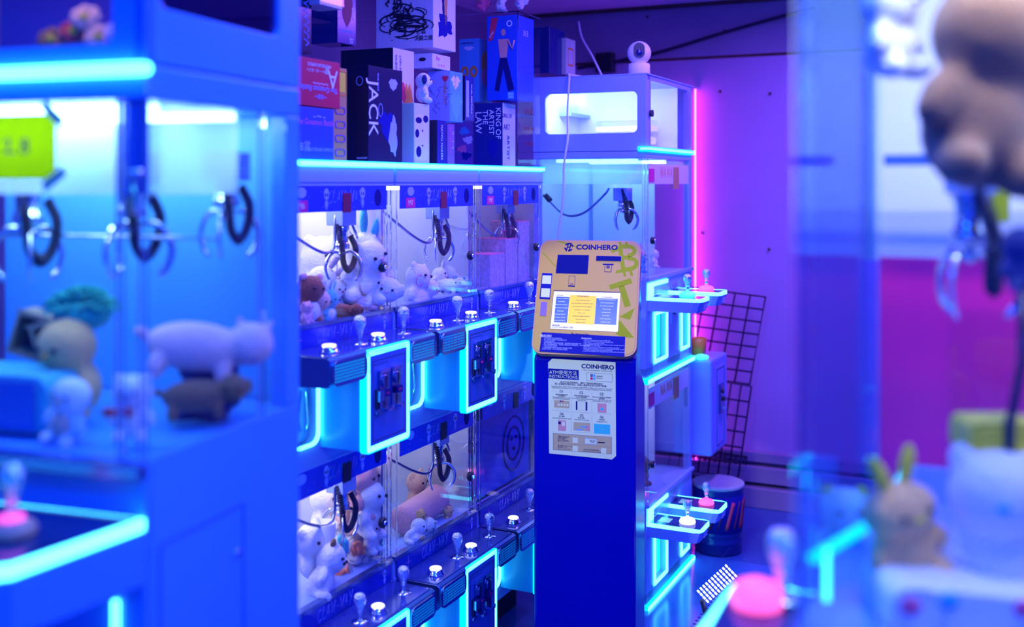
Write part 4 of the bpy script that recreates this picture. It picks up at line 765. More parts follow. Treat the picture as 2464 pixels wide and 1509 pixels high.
b = MB(); Pw = wl(1457,150,.03); b.box(-.05,.05,-.03,.03,-.055,.05,'black_plastic', Matrix.Translation(Pw) @ Matrix.Rotation(-TH,4,'Z')); tag(b.build('junction_box', bevel=.004), 'black junction box on the back wall left of the security camera', 'junction box')
b = MB(); rnd = random.Random(4)
for (x, y) in ((1558,40),(1744,74),(1853,225),(1733,220),(1690,560),(1850,600)):
    b.lathe([(.008,0),(.006,.004)], 'rust', wl(x, y, .012), (-math.sin(TH), -math.cos(TH), 0), 8)
o = b.build('wall_bolts'); structure(o); o.name = 'trim_5'
# boxes behind the tower top
b1 = prize_box('dark box behind clear plastic at the left of the tower top', 1322, 1358, 76, 184, .10, 'box_navy', v=-1.86, texts=[('A','f',.85,.35,.02,0,'ink_white')], zb=None)
prize_box('pale box with a framed picture beside the tower top', 1362, 1384, 98, 184, .05, 'box_cream', v=-1.84, arts=lambda b, w_, h, d: b.ring(rrect(w_*.2, w_*.8, h*.25, h*.75, .002), rrect(w_*.25, w_*.75, h*.3, h*.7, .001), 0, .0008, 'x', 'box_orange'))
wall('trim_6', -1.98, -1.72, U8+W+.35, U8+W+.95, 1.93, 1.945, 'bluelit_panel')

# ------------------------------------------------------------------ kiosk
KT = math.atan(.22)
t = thing('crypto_kiosk', 'navy floor-standing kiosk with tilted gold COINHERO head and instruction poster', 'kiosk', (.2282, 3.42, 0), -KT)
hw = .163
prof = [(0,0),(0,1.085),(.012,1.102),(.05,1.105),(.10,1.07),(.30,.97),(.30,0)]
b = MB(); b.prism(prof, -hw, hw, 'x', 'kiosk_navy'); b.box(-hw-.006, hw+.006, -.004, .30, 0, .02, 'kiosk_navy'); b.build('pedestal', t, bevel=.012, seg=3)
LEAN = math.atan2(.165, .352); Lh = .389
MF = Matrix.Translation((0, -.024, 1.108)) @ Matrix.Rotation(-LEAN, 4, 'X')       # head plane: x across, z up the face, -y out
b = MB(); b.prism(rrect(-hw-.004, hw+.004, 0, Lh, .034, 8), 0, .03, 'y', 'gold_edge', MF); b.prism(rrect(-hw+.001, hw-.001, .005, Lh-.005, .030, 8), -.0015, 0, 'y', 'gold', MF); b.build('head_fascia', t, bevel=.002)
b = MB(); c0 = MF @ Vector((0,.03,Lh-.01)); c1 = MF @ Vector((0,.03,.006))
b.prism([(c1.y, c1.z), (c0.y, c0.z), (c0.y+.02, c0.z-.004), (.235, 1.30), (.27, 1.24), (.20, 1.00), (.08, 1.06)], -hw+.012, hw-.008, 'x', 'kiosk_navy'); b.build('head_housing', t, bevel=.006)
def hf(zx, zy, n=.0017):
    xl = 250-150*(zy-110)/1330; xr = 1455-125*(zy-110)/1330; a = (zx-xl)/(xr-xl); c = 1-(zy-110)/1330
    return Vector((-hw+a*2*hw, -n, c*Lh))
XD = MF.to_3x3() @ Vector((1,0,0)); YD = MF.to_3x3() @ Vector((0,0,1))
def htext(b, s_, zx, zy, size, m, n=.0025, align='CENTER', ang=0, sx=1, bold=0):
    x = XD*math.cos(ang)+YD*math.sin(ang); y = YD*math.cos(ang)-XD*math.sin(ang); b.text(s_, size, MF @ hf(zx, zy, n), x, y, m, .0004, align, sx, bold=bold)
def hquad(b, pts, m, n0=.0015, n1=.003):
    A = [MF @ hf(x, y, n0) for x, y in pts]; B = [MF @ hf(x, y, n1) for x, y in pts]; A = [b.bm.verts.new(p) for p in A]; B = [b.bm.verts.new(p) for p in B]; k = b.mi(m); n = len(A)
    b.bm.faces.new(A).material_index = k; b.bm.faces.new(B[::-1]).material_index = k
    for i in range(n): b.bm.faces.new((A[i], A[(i+1) % n], B[(i+1) % n], B[i])).material_index = k
# lime artwork
b = MB()
def hband(b, cx, cy, rx, ry, th, a0, a1, m='lime', rot=-.16):
    for q in range(14):
        p, w2 = a0+(a1-a0)*q/14, a0+(a1-a0)*(q+1)/14; pt = lambda r_, a: (cx+(rx-r_)*math.cos(a)*math.cos(rot)-(ry-r_)*math.sin(a)*math.sin(rot), cy+(rx-r_)*math.cos(a)*math.sin(rot)+(ry-r_)*math.sin(a)*math.cos(rot)); hquad(b, [pt(0,p), pt(0,w2), pt(th,w2), pt(th,p)], m, .0014, .0018)
hband(b, 1290, 235, 118, 78, 46, -1.6, 1.6); hband(b, 1300, 385, 125, 88, 48, -1.6, 1.7)
hquad(b, [(1185,180),(1235,172),(1262,455),(1212,465)], 'lime', .0014, .00178); hquad(b, [(1100,228),(1190,180),(1196,225),(1110,262)], 'lime', .0014, .00176); hquad(b, [(1150,465),(1270,440),(1285,478),(1140,500)], 'lime', .0014, .00176)
hquad(b, [(1200,160),(1300,152),(1300,200),(1205,210)], 'lime', .0014, .00174); hquad(b, [(1215,290),(1310,285),(1312,330),(1220,335)], 'lime', .0014, .00174); hquad(b, [(1240,430),(1320,425),(1320,472),(1245,475)], 'lime', .0014, .00174)
for (x, y) in ((1195,125),(1270,125),(1228,470),(1310,462)): hquad(b, [(x,y),(x+32,y),(x+42,y+62),(x+10,y+64)], 'lime', .0014, .0019)
hquad(b, [(1055,640),(1320,552),(1338,612),(1075,690)], 'lime', .0014, .0018); hquad(b, [(1170,655),(1240,635),(1310,870),(1235,890)], 'lime', .0014, .0018)
hquad(b, [(1165,1000),(1355,895),(1290,1030)], 'lime', .0014, .0018); hquad(b, [(1140,1060),(1170,1040),(1330,1230),(1180,1225),(1120,1195),(1125,1130)], 'lime', .0014, .0018)
hquad(b, [(255,270),(268,265),(420,430),(400,425)], 'lime', .0014, .0017); hquad(b, [(430,125),(480,120),(700,190),(690,200)], 'lime', .0014, .0017)
b.build('lime_artwork', t)
b = MB()
htext(b, 'COINHERO', 928, 197, .0235, 'ink_navy', sx=1.12, bold=.0008)
htext(b, 'bitcoin', 690, 1213, .019, 'ink_navy', .002, sx=1.1)
lc = MF @ hf(583, 196, .0018)
for (a0, a1) in ((.95, 2.6), (3.3, 4.2), (4.6, 5.75), (-.55+6.9, 7.1)):
    arc = [(a0+(a1-a0)*q/10) for q in range(11)]
    for p0, p1 in zip(arc[:-1], arc[1:]):
        qd = [lc+XD*r*math.cos(a)+YD*r*math.sin(a) for (r, a) in ((.0098,p0),(.0155,p0),(.0155,p1),(.0098,p1))]; b.face(qd, 'ink_navy')
for (dx) in (-.0045, .0045): b.face([lc+XD*(dx-.0022-.003)+YD*-.015, lc+XD*(dx+.0018-.003)+YD*-.015, lc+XD*(dx+.0022+.003)+YD*.015, lc+XD*(dx-.0018+.003)+YD*.015], 'ink_navy')
b.face([lc+XD*-.006+YD*-.0018, lc+XD*.006+YD*-.0018, lc+XD*.0065+YD*.0018, lc+XD*-.0055+YD*.0018], 'ink_navy')
b.build('head_lettering', t)
b = MB(); hquad(b, [(445,290),(828,290),(803,515),(413,512)], 'screen_off', .0014, .0022); b.build('scanner_window', t)
b = MB(); hquad(b, [(912,292),(1228,294),(1222,364),(904,360)], 'gold_edge', .0014, .002); hquad(b, [(920,300),(1220,302),(1215,358),(912,355)], 'screen_off', .002, .0045); b.build('note_slot', t)
b = MB(); hquad(b, [(992,388),(1125,388),(1122,405),(990,405)], 'ink_navy', .0014, .0021); hquad(b, [(1014,405),(1102,405),(1092,488),(1008,486)], 'ink_navy', .0014, .0021); hquad(b, [(1020,408),(1096,408),(1086,482),(1014,480)], 'gold', .0021, .0024)
cc = MF @ hf(1055, 428, .0026); b.face([cc+XD*.0055*math.cos(q)+YD*.0055*math.sin(q) for q in [i*PI/8 for i in range(16)]], 'ink_navy'); htext(b, '$', 1055, 428, .008, 'gold', .003)
hquad(b, [(575,540),(652,540),(642,668),(560,665)], 'ink_navy', .0014, .0021); hquad(b, [(580,546),(647,546),(638,655),(566,652)], 'gold', .0021, .0024); htext(b, 'QR', 602, 638, .0085, 'ink_navy', .0028)
b.build('pictogram', t)
b = MB(); hquad(b, [(245,512),(372,515),(333,822),(203,818)], 'kiosk_label', .0014, .0022); hquad(b, [(250,540),(360,541),(350,642),(238,640)], 'poster_paper', .0022, .0025); hquad(b, [(232,693),(340,694),(328,798),(220,796)], 'poster_paper', .0022, .0025)
b.build('code_sticker', t, bevel=0)
b = MB(); hquad(b, [(217,846),(302,850),(285,1018),(200,1014)], 'gold_edge', .0014, .002); hquad(b, [(224,852),(297,855),(279,1012),(207,1010)], 'box_purple', .002, .004); b.build('receipt_slot', t)
b = MB(); hquad(b, [(382,712),(1192,716),(1140,1172),(326,1160)], 'ink_black', .0014, .002); hquad(b, [(385,726),(1190,728),(1141,1170),(330,1158)], 'screen_paper', .002, .0026)
hquad(b, [(412,787),(575,790),(535,1085),(375,1082)], 'screen_blue', .0026, .0029); hquad(b, [(900,795),(1158,798),(1125,1095),(865,1090)], 'screen_blue', .0026, .0029); hquad(b, [(580,764),(902,768),(863,1100),(538,1092)], 'screen_yellow', .0027, .0033)
htext(b, 'COINHERO', 738, 780, .0075, 'ink_navy', .0038); htext(b, 'FEATURE', 458, 773, .005, 'ink_navy', .003); htext(b, 'OTHER BRANDS', 1032, 783, .0045, 'ink_navy', .003)
for i, (l1, l2, l3) in enumerate((('Transaction Conditions','Only Hong Kong dollars','24 hours at designated place'), ('Accessibility','Max 10k-100k per transaction, faster','Limited opening hours'), ('Transaction Amount','No minimum, 24 hours available','No minimum discount'), ('Community Campaigns','Campaigns to win free gifts','Wait for long'), ('Advantages','Fully in cash','No self service'), ('Language Support','Cantonese, English, Mandarin','Only English'), ('Customer Service','Real time support','Other experience'), ('Operating Hours','Well connected','Unable to trade'))):
    y = 806+i*36.5; dx = -(i*5)
    htext(b, l1, 480+dx, y, .0049, 'screen_paper', .0032); htext(b, l2, 735+dx, y+18, .0047, 'ink_navy', .0036); htext(b, l3, 1032+dx, y+4, .0047, 'screen_paper', .0032)
htext(b, 'Customer hotline', 415, 1138, .0052, 'ink_navy', .003); htext(b, '9606 5385', 548, 1138, .0078, 'ink_navy', .003); htext(b, '客服熱線', 400, 1119, .006, 'ink_navy', .003)
b.build('touch_screen', t)
b = MB(); hquad(b, [(225,1200),(1228,1222),(1207,1443),(190,1418)], 'kiosk_label', .0014, .0022)
htext(b, '購前須知', 275, 1243, .0092, 'ink_white', .0027); htext(b, 'Attention', 765, 1254, .0085, 'ink_white', .0027)
for i, s_ in enumerate(('・最低交易金額為港幣壹佰元', '・單一客戶每日最高交易金額受上限', '・只接受港幣紙幣', '・由於網絡繁忙交易有機會延遲，確認時間可能長達數小時', '・請小心核對錢包地址，如因輸入錯誤地址而導致損失，本公司概不負責', '・交易完成後不設退款', '・如有查詢請致電或以通訊軟件聯絡客戶服務', '如有任何爭議，本公司保留最終決定權')):
    b.text(s_, .0048, MF @ hf(236-i*2, 1266+i*17.5, .0027), XD, YD, 'ink_pale', .0004, 'LEFT')
for i, s_ in enumerate(('• Minimum transaction amount is HKD 100', '• The max limit for each transaction applies daily', '• HKD 100 per transaction applies', '• The transaction may take up to 24 hours to go through network', '  congestion and verification', '• Once the transaction is completed, no refund is provided', '• Please contact customer service or WhatsApp if in doubt, we will', '  investigate and get back to you within 24 hours', 'In case of any disputes, the company reserves the right of final decision')):
    b.text(s_, .0048, MF @ hf(728-i*2, 1275+i*15.2, .0027), XD, YD, 'ink_pale', .0004, 'LEFT')
b.build('notice_label', t)
# pedestal poster
def bf(zx, zy, n=.0): return Vector((-hw+(zx-100)/1222*2*hw, -n, 1.104-(zy-96)*.0002635))
b = MB(); pts = [(325,150),(1085,165),(1092,1283),(1045,1328),(290,1296),(278,197)]
def bq(b, pts, m, n0=.0008, n1=.0014):
    A = [b.bm.verts.new(bf(x, y, n0)) for x, y in pts]; B = [b.bm.verts.new(bf(x, y, n1)) for x, y in pts]; k = b.mi(m); n = len(A)
    b.bm.faces.new(A).material_index = k; b.bm.faces.new(B[::-1]).material_index = k
    for i in range(n): b.bm.faces.new((A[i], A[(i+1) % n], B[(i+1) % n], B[i])).material_index = k
def br(b, x0, y0, x1, y1, m, n0=.0014, n1=.0017):
    s_ = .02; bq(b, [(x0, y0), (x1, y0+(x1-x0)*s_), (x1, y1+(x1-x0)*s_), (x0, y1)], m, n0, n1)
def bt(b, s_, x, y, size, m='ink_navy', n=.0018, al='CENTER', sx=1): b.text(s_, size, bf(x, y, n), (1,0,-.012), (.012,0,1), m, .0003, al, sx)
bq(b, pts, 'poster_paper', 0, .0014)
po = b.build('instruction_poster', t)
b = MB(); b.text('COINHERO', .0185, bf(874, 230, .0018), (1,0,-.012), (.012,0,1), 'ink_navy', .0003, 'CENTER', 1.08, bold=.0006); bt(b, 'Crypto is your superpower. Be brave to trade.', 872, 272, .0050)
br(b, 280, 268, 648, 388, 'kiosk_label'); bt(b, 'ATM使用方法', 460, 316, .0148, 'poster_paper', .0021); bt(b, 'INSTRUCTIONS', 461, 364, .0132, 'poster_paper', .0021)
br(b, 740, 302, 1050, 400, 'ink_navy', .0014, .0016); br(b, 743, 305, 1047, 397, 'poster_paper', .0016, .0019)
for (x, y, m) in ((788,318,'kiosk_label'),(820,318,'sky_print'),(788,355,'red_print'),(820,355,'sky_print')): br(b, x, y, x+27, y+30, m, .0019, .0022)
bt(b, 'f', 802, 334, .008, 'poster_paper', .0024); bt(b, '追蹤我們', 895, 343, .0052, n=.0021); bt(b, 'Follow us', 895, 364, .0052, n=.0021)
bt(b, '如你仍未安裝錢包，請先下載錢包應用程式', 680, 432, .0072); bt(b, '匯入前請確定錢包地址，如輸入錯誤地址本公司恕不負責。', 680, 455, .0066)
bt(b, "If you don't have a wallet, please download a wallet APP first. Make sure to input a correct wallet", 682, 484, .0052, sx=.95); bt(b, 'address before purchase, we are not responsible for any loss of inputting an incorrect address.', 682, 502, .0052, sx=.95)
for (s_, x, y) in (('01',440,541),('02',680,548),('03',921,554),('04',443,813),('05',683,821),('06',923,829)): bt(b, s_, x, y, .0125)
for (x, y, ls) in ((440,580,('選擇您想購買的貨幣','的加密貨幣','Choose the currency you would','like to buy, then press the icon')), (682,585,('在電子錢包開啟收款功能','Receive 接收頁面','Press "Receive" on your wallet App','to get QR code')), (923,592,('將 QR code 對準左上方掃描器','掃描條碼','Place your QR code to the top left','of the machine to scan QR code'))):
    for i, l in enumerate(ls): bt(b, l, x, y+i*16.5, .0046, sx=.95)
for (x, y, ls) in ((443,842,('投入港幣','Insert Hong Kong dollar notes')), (683,850,('按 Buy 買入','Press "Buy" to purchase')), (923,860,('交易完成','Transaction done'))):
    for i, l in enumerate(ls): bt(b, l, x, y+i*22, .0048)
for x in (556, 804): 
    for k in range(22): br(b, x, 530+k*10.5+(x-556)*.02, x+2, 535+k*10.5+(x-556)*.02, 'ink_navy', .0014, .0016); br(b, x+3, 802+k*10.5+(x-556)*.02, x+5, 807+k*10.5+(x-556)*.02, 'ink_navy', .0014, .0016)
for k in range(58): br(b, 336+k*12, 773+k*.25, 343+k*12, 775+k*.25, 'ink_navy', .0014, .0016)
br(b, 350, 648, 536, 752, 'poster_tan'); br(b, 350, 738, 536, 752, 'poster_paper', .0017, .0019)
for k in range(5): 
    c = bf(372+k*35, 702, .002); b.face([c+Vector((.0036*math.cos(q), -.0001*k, .0036*math.sin(q))) for q in [i*PI/6 for i in range(12)]], 'poster_paper' if k else 'skin_print')
br(b, 420, 650, 440, 664, 'kiosk_label', .0017, .002); br(b, 442, 650, 466, 664, 'red_print', .0017, .002)
br(b, 613, 650, 750, 755, 'ink_navy'); br(b, 632, 652, 730, 755, 'poster_paper', .0017, .002)
br(b, 872, 663, 978, 772, 'skin_print'); br(b, 905, 715, 945, 745, 'poster_teal', .0017, .0019); br(b, 400, 886, 495, 1015, 'skin_print'); br(b, 402, 905, 432, 935, 'ink_navy', .0017, .0019); br(b, 445, 905, 482, 955, 'poster_paper', .0017, .002)
br(b, 585, 900, 785, 1020, 'poster_tan'); br(b, 587, 1002, 783, 1018, 'poster_paper', .0017, .0019); br(b, 670, 945, 745, 962, 'sky_print', .0017, .0019); br(b, 605, 985, 700, 998, 'sky_print', .0017, .0019); br(b, 735, 935, 778, 998, 'skin_print', .0017, .0019)
br(b, 830, 910, 1022, 1026, 'poster_teal'); b.tube([bf(928,975,.002), bf(935,983,.002), bf(950,965,.002)], .0006, 'poster_paper', 4)
br(b, 338, 1048, 1040, 1250, 'ink_navy', .0014, .0016); br(b, 341, 1051, 1037, 1247, 'poster_tan', .0016, .0018)
for k in range(50): br(b, 356+k*13.4, 1168+k*.27, 363+k*13.4, 1170+k*.27, 'ink_navy', .0018, .002)
for i, l in enumerate(('下載 DOWNLOAD', '比特幣(比支持)', 'Tether 錢包', 'Bitcoin, Ethereum,', 'Bitcoin Cash wallet')): bt(b, l, 396, 1082+i*14.5, .0045, n=.002, al='LEFT')
br(b, 720, 1090, 862, 1158, 'sky_print', .0018, .002); br(b, 724, 1094, 858, 1154, 'poster_paper', .002, .0022); bt(b, 'TRUST', 812, 1118, .0066, 'kiosk_label', .0025); bt(b, 'WALLET', 812, 1134, .004, 'kiosk_label', .0025)
for (x, y) in ((575,1088),(575,1188),(913,1198),(946,332-8)): br(b, x, y, x+(62 if y > 400 else 46), y+(64 if y > 400 else 50), 'poster_paper', .0019, .0022)
for i, l in enumerate(('電子教學 VIDEO TUTORIAL', '如何使用 ATM', 'How to use the ATM')): bt(b, l, 396, 1196+i*18, .0045, n=.002, al='LEFT')
bt(b, '如何設定及使用電子錢包', 800, 1228, .0045, n=.002); bt(b, 'How to set up and use a wallet', 805, 1247, .0045, n=.002); b.box(bf(878,0).x, bf(958,0).x, -.0022, -.0019, bf(0,1138).z, bf(0,1126).z, 'ink_black')
b.build('poster_print', po)
b = MB(); b.lathe([(.008,0),(.008,.004),(.004,.006)], 'black_plastic', (hw-.002, .04, 1.215), (1,0,0), 14); b.build('side_lock', t)
b = MB(); b.lathe([(.026,0),(.026,.0012)], 'skin_print', (hw-.008, .14, 1.19), (1,0,0), 24); b.lathe([(.020,.0012),(.020,.0016)], 'box_white', (hw-.008, .14, 1.19), (1,0,0), 24); b.text('H', .03, (hw-.006, .14, 1.19), (0,1,0), (0,0,1), 'red_print'); b.build('side_logo', t)

# ------------------------------------------------------------------ things beside the tower
t = thing('coin_changer', 'grey coin changer box on the far side of the tower', 'coin changer', RV(TV, TU+TW+.014, .455), -TH)
b = MB(); b.box(-.25, .085, 0, .27, 0, .42, 'bluelit_panel'); b.build('housing', t, bevel=.01)
b = MB(); b.box(.085, .089, .06, .21, .02, .38, 'bluelit_panel'); b.ring(rrect(.07,.2,.03,.37,.003), rrect(.073,.197,.033,.367,.003), .089, .09, 'x', 'ink_navy'); b.box(.089, .1, .1, .16, .17, .3, 'dark_chrome'); b.box(.1, .115, .11, .15, .19, .2, 'chrome'); b.lathe([(.01,0),(.01,.01)], 'black_plastic', (.1,.115,.27), (1,0,0), 12); b.lathe([(.01,0),(.01,.01)], 'black_plastic', (.1,.145,.23), (1,0,0), 12); b.build('door_panel', t, bevel=.001)
b = MB(); b.lathe([(.035,0),(.043,.085),(.040,.085),(.033,.004)], 'box_orange', RV(TV-.0, TU+TW+.09, .8755), n=6); tag(b.build('plastic_cup'), 'orange plastic cup on top of the coin changer', 'cup')
b = MB(); b.ball(RV(TV+.035, TU+TW+.035, .885), (.032,.028,.013), 'button_cyan'); tag(b.build('glow_puck'), 'small glowing green puck beside the orange cup', 'light')
def grid_panel(label, corners, nx, ny, uu):
    P = [wl(x, y, uu) for x, y in corners]; b = MB()            # TL, TR, BR, BL
    lift = Vector((0,0,0))
    g = lambda a, c: P[0]*(1-a)*(1-c)+P[1]*a*(1-c)+P[2]*a*c+P[3]*(1-a)*c
    b.tube([g(0,0), g(1,0), g(1,1), g(0,1)], .006, 'black_rubber', 6, closed=True)
    for i in range(1, nx): b.tube([g(i/nx,0), g(i/nx,1)], .0048, 'black_rubber', 5)
    off = RV(0, -.006, 0)
    for j in range(1, ny): b.tube([g(0,j/ny)+off, g(1,j/ny)+off], .0048, 'black_rubber', 5)
    return tag(b.build('wire_grid_panel'), label, 'wire grid')
grid_panel('upper black wire grid panel leaning on the back wall', [(1628,686),(1842,715),(1804,925),(1590,896)], 6, 7, .10)
grid_panel('lower black wire grid panel with narrow spacing, behind the drum', [(1640,905),(1808,930),(1776,1150),(1608,1125)], 7, 6, .17)
grid_panel('lowest black wire grid panel standing behind the paint drum', [(1650,1075),(1797,1100),(1786,1200),(1640,1180)], 6, 3, .06)
# drum
P0 = at(1728, 1330, 4.86); P0.z = 0
t = thing('paint_drum', 'blue and red paint drum with grey lid behind the lower consoles', 'drum', P0, 0)
b = MB(); b.lathe([(.098,0),(.105,.01),(.104,.05),(.108,.055),(.104,.06),(.104,.085),(.108,.09),(.105,.095),(.112,.27),(.114,.28),(.114,.29),(.112,.295)], 'box_navy', n=40); b.build('drum_body', t)
b = MB(); b.lathe([(.1135,.292),(.116,.294),(.116,.306),(.108,.31),(.104,.306),(.0,.306)], 'fur_grey', n=40); b.build('drum_lid', t)
b = MB(); b.lathe([(.1062,.10),(.1122,.265),(.1124,.265),(.1064,.10)], 'kiosk_label', n=40)
for k in range(7):
    a = -PI/2-.9+k*.35; pts = [Vector((math.cos(a+q*.05)*(.1075+q*.0008), math.sin(a+q*.05)*(.1075+q*.0008), .12+q*.02)) for q in range(7)]; b.tube(pts, .009 if k % 2 else .003, 'card_maroon' if k % 3 else 'red_print', 5)
b.build('drum_label', t)
cmat('mat_blue', (.05,.16,.5), .2, var=.3, vscale=6)
# floor mat and light grate
b = MB(); R = Matrix.Rotation(-TH, 4, 'Z')
b.box(TV-.05, TV+.62, TU-.5, TU+TW+.05, .0, .006, 'mat_blue', R)
for k in range(26): b.box(TV+.20, TV+.32, TU-.32+k*.033, TU-.31+k*.033, .006, .0066, 'ink_navy', R)
tag(b.build('floor_mat'), 'pale floor mat with dark rib pattern at the foot of the tower', 'floor mat')
b = MB(); Q = RV(on_v(1760,1420,-.95)[0], 0); P0 = at(1738, 1392, 3.3)
t = thing('led_floodlight', 'slanted panel of bright white LED slots near the floor, behind the right joystick', 'floodlight', P0, -.5)
M = Matrix.Rotation(-.5, 4, 'X') @ Matrix.Rotation(.62, 4, 'Y')
b = MB(); b.box(-.045, .045, -.006, .006, -.09, .085, 'glass_side', M); b.build('lens_cover', t)
b = MB()
for i in range(4):
    for j in range(11): b.box(-.028+i*.013+j*.001, -.020+i*.013+j*.001, -.008, -.004, -.082+j*.0115, -.0775+j*.0115, 'lamp_soft', M)
b.build('led_slots', t)
b = MB(); b.tube([M @ Vector((0,0,-.09)), Vector((.02,.05,-P0.z+.006))], .008, 'black_plastic'); b.lathe([(.05,0),(.05,.01)], 'black_plastic', (.02,.05,-P0.z+.001)); b.build('stand', t)

# ------------------------------------------------------------------ left foreground machine
LT = math.atan(.33); lc = Vector((-.4919, 1.45, 0))
t = thing('claw_machine', 'large white claw machine in the left foreground with taped lime sign', 'claw machine', lc, -LT)
# local: x to the right (side face at x=0), y along the aisle 0..Ld; its front (y=0) faces the camera
Ld, Lw = .415, .62
def sy(x, y): # pixel on the side face -> local y, z
    r = (x-CX)/F; s = (lc.y*r-lc.x)/(math.sin(LT)-r*math.cos(LT)); Yd = lc.y+s*math.cos(LT); return s, EYE-(y-HY)*Yd/F
zg0, zg1 = 1.297, 1.763
b = MB(); b.box(-Lw, 0, .012, Ld, 0, zg0-.02, 'bluelit_body'); b.box(-Lw, 0, 0, Ld, zg1, 1.81, 'bluelit_body'); b.box(-.03, 0, Ld-.045, Ld, zg0-.02, zg1, 'bluelit_body'); b.box(-Lw, -.004, Ld-.01, Ld, zg0-.02, zg1, 'tank_blue'); b.box(-Lw, -.0, .0, .012, 0, zg0-.02, 'bluelit_body')
b.build('cabinet_body', t, bevel=.004)
b = MB(); b.ring(rrect(.0, Ld, 1.813, 2.15, .001), rrect(.03, Ld-.065, 1.89, 2.10, .02), -.02, 0, 'x', 'bluelit_body'); b.ring(rrect(-Lw, 0, 1.813, 2.15, .001), rrect(-Lw+.03, -.055, 1.84, 2.10, .012), 0, .02, 'y', 'bluelit_body')
b.box(-Lw, -.02, .02, Ld, 1.813, 1.825, 'bluelit_body'); b.box(-Lw, -.02, Ld-.02, Ld, 1.825, 2.15, 'box_purple'); b.build('storage_cabinet', t, bevel=.002)
cmat('smoke', (.05,.03,.12), .15); pane('smoked', (.30,.24,.55), 1.45)
b = MB(); b.box(-.012, -.008, .02, Ld-.06, 1.87, 2.11, 'smoked'); b.box(-Lw+.02, -.04, .008, .012, 1.83, 2.11, 'glass'); b.build('cabinet_window', t)
b = MB(); b.prism(rrect(-Lw, .012, 1.794, 1.812, .009), -.012, -.001, 'y', 'led_white'); b.build('belt_light', t)
b = MB(); b.box(-.006, 0, .012, Ld-.045, zg0-.02, zg1, 'glass_side'); b.build('side_pane', t)
b = MB(); b.box(-Lw, -.02, .0, .005, zg0-.02, zg1, 'glass'); b.build('front_pane', t)
for (x, y) in ((-.006,.004), (-.045,.006), (-.004, Ld*.72)):
    b = MB(); b.box(x-.004, x+.004, y-.004, y+.004, zg0-.02, zg1, 'acrylic'); b.build('corner_post', t)
b = MB(); b.box(-.05, -.004, .010, .013, zg1-.13, zg1, 'door_blue'); b.lathe([(.006,0),(.006,.05),(.009,.052),(.009,.06)], 'chrome', (-.008, -.01, zg1-.155), n=12); b.build('hinge_plate', t)
b = MB(); b.box(-Lw, -.05, .06, .065, zg1-.13, zg1, 'frost'); b.build('frosted_panel', t)
b = MB(); b.box(-.022, -.019, .03, Ld-.16, zg1-.13, zg1, 'frost'); b.build('frosted_panel', t)
b = MB(); b.box(-Lw+.04, -.06, .08, .11, zg1-.012, zg1-.001, 'lamp_teal'); b.box(-Lw+.04, -.06, .28, .31, zg1-.012, zg1-.001, 'lamp_teal'); b.build('lamp_tube', t)
b = MB(); b.tube([(-Lw,.2,1.565), (-.02,.2,1.565)], .003, 'chrome', 6); b.build('gantry_rail', t)
b = MB(); b.box(-Lw, .004, -.02, .0, zg0-.045, zg0-.022, 'blue_steel'); b.build('window_sill', t, bevel=.003)
b = MB(); s0 = sy(385, 1345); s1 = sy(575, 1290); b.ring(rrect(.03, .24, .4, 1.155, .002), rrect(.033, .237, .403, 1.152, .002), 0, .002, 'x', 'door_blue'); b.lathe([(.006,0),(.006,.004)], 'chrome', (0,.22,1.08), (1,0,0), 12); b.build('access_door', t)
claw(t, -.16, .18, 1.70, .04, 1.15, .5); claw(t, -.34, .16, 1.70, .05, 1.15, 1.3); claw(t, -.07, .30, 1.70, .03, 1.05, .9)
# console towards the camera (swap axes: local -y is outward)
zc = 1.200; pr = .225; c = MB(); Pp = [(-Lw, .0), (-Lw, -pr), (-.085, -pr), (-.055, -pr+.006), (-.035, -pr+.025), (-.0, -.01), (-.0, .0)]
low = [(x, y*.92) for x, y in Pp]
c.prism(Pp, zc-.09, zc-.016, 'z', 'bluelit_body'); o = c.build('console', t, bevel=.004)
Pi = [(-Lw, .0), (-Lw, -pr+.01), (-.088, -pr+.01), (-.06, -pr+.016), (-.043, -pr+.031), (-.01, -.014), (-.01, .0)]
c = MB(); c.ring(Pp, Pi, zc-.016, zc-.001, 'z', 'led_white'); c.build('light_strip', o)
c = MB(); c.prism(Pi, zc-.015, zc-.0025, 'z', 'console_dark'); c.ring([(x*.93-.0, y*.9-.006) for x, y in Pi], [(x*.91-.0, y*.88-.008) for x, y in Pi], zc-.0025, zc-.0018, 'z', 'lcd_green'); c.box(-.22,-.155,-.15,-.10, zc-.0025, zc-.0015, 'lime'); c.build('console_plate', o)
c = MB(); c.lathe([(.030,0),(.032,.006),(.028,.014),(.016,.019)], 'skin_print', (-.125,-.105,zc-.002), n=24); c.lathe([(.016,0),(.016,.01)], 'button_pink', (-.125,-.105,zc+.012), n=24); c.build('glow_dome', o)
joystick(t, -.125, -.105, zc+.012, 1.0)
c = MB(); M = Matrix.Translation((-.165, -pr, zc-.055)) @ Matrix.Rotation(-PI/2, 4, 'Z'); mark(c, M, .05, .026); c.build('emblem', o)
c = MB(); c.tube([(-.045,-.004,zc-.115), (-.045,-.004,zc-.33)], .005, 'led_white'); c.tube([(-.045,-.004,zc-.33), (-.3,-.004,zc-.33)], .005, 'led_white'); c.build('chute_light', t)
def LL(x, y, z): return lc+Vector((x*math.cos(LT)+y*math.sin(LT), -x*math.sin(LT)+y*math.cos(LT), z))
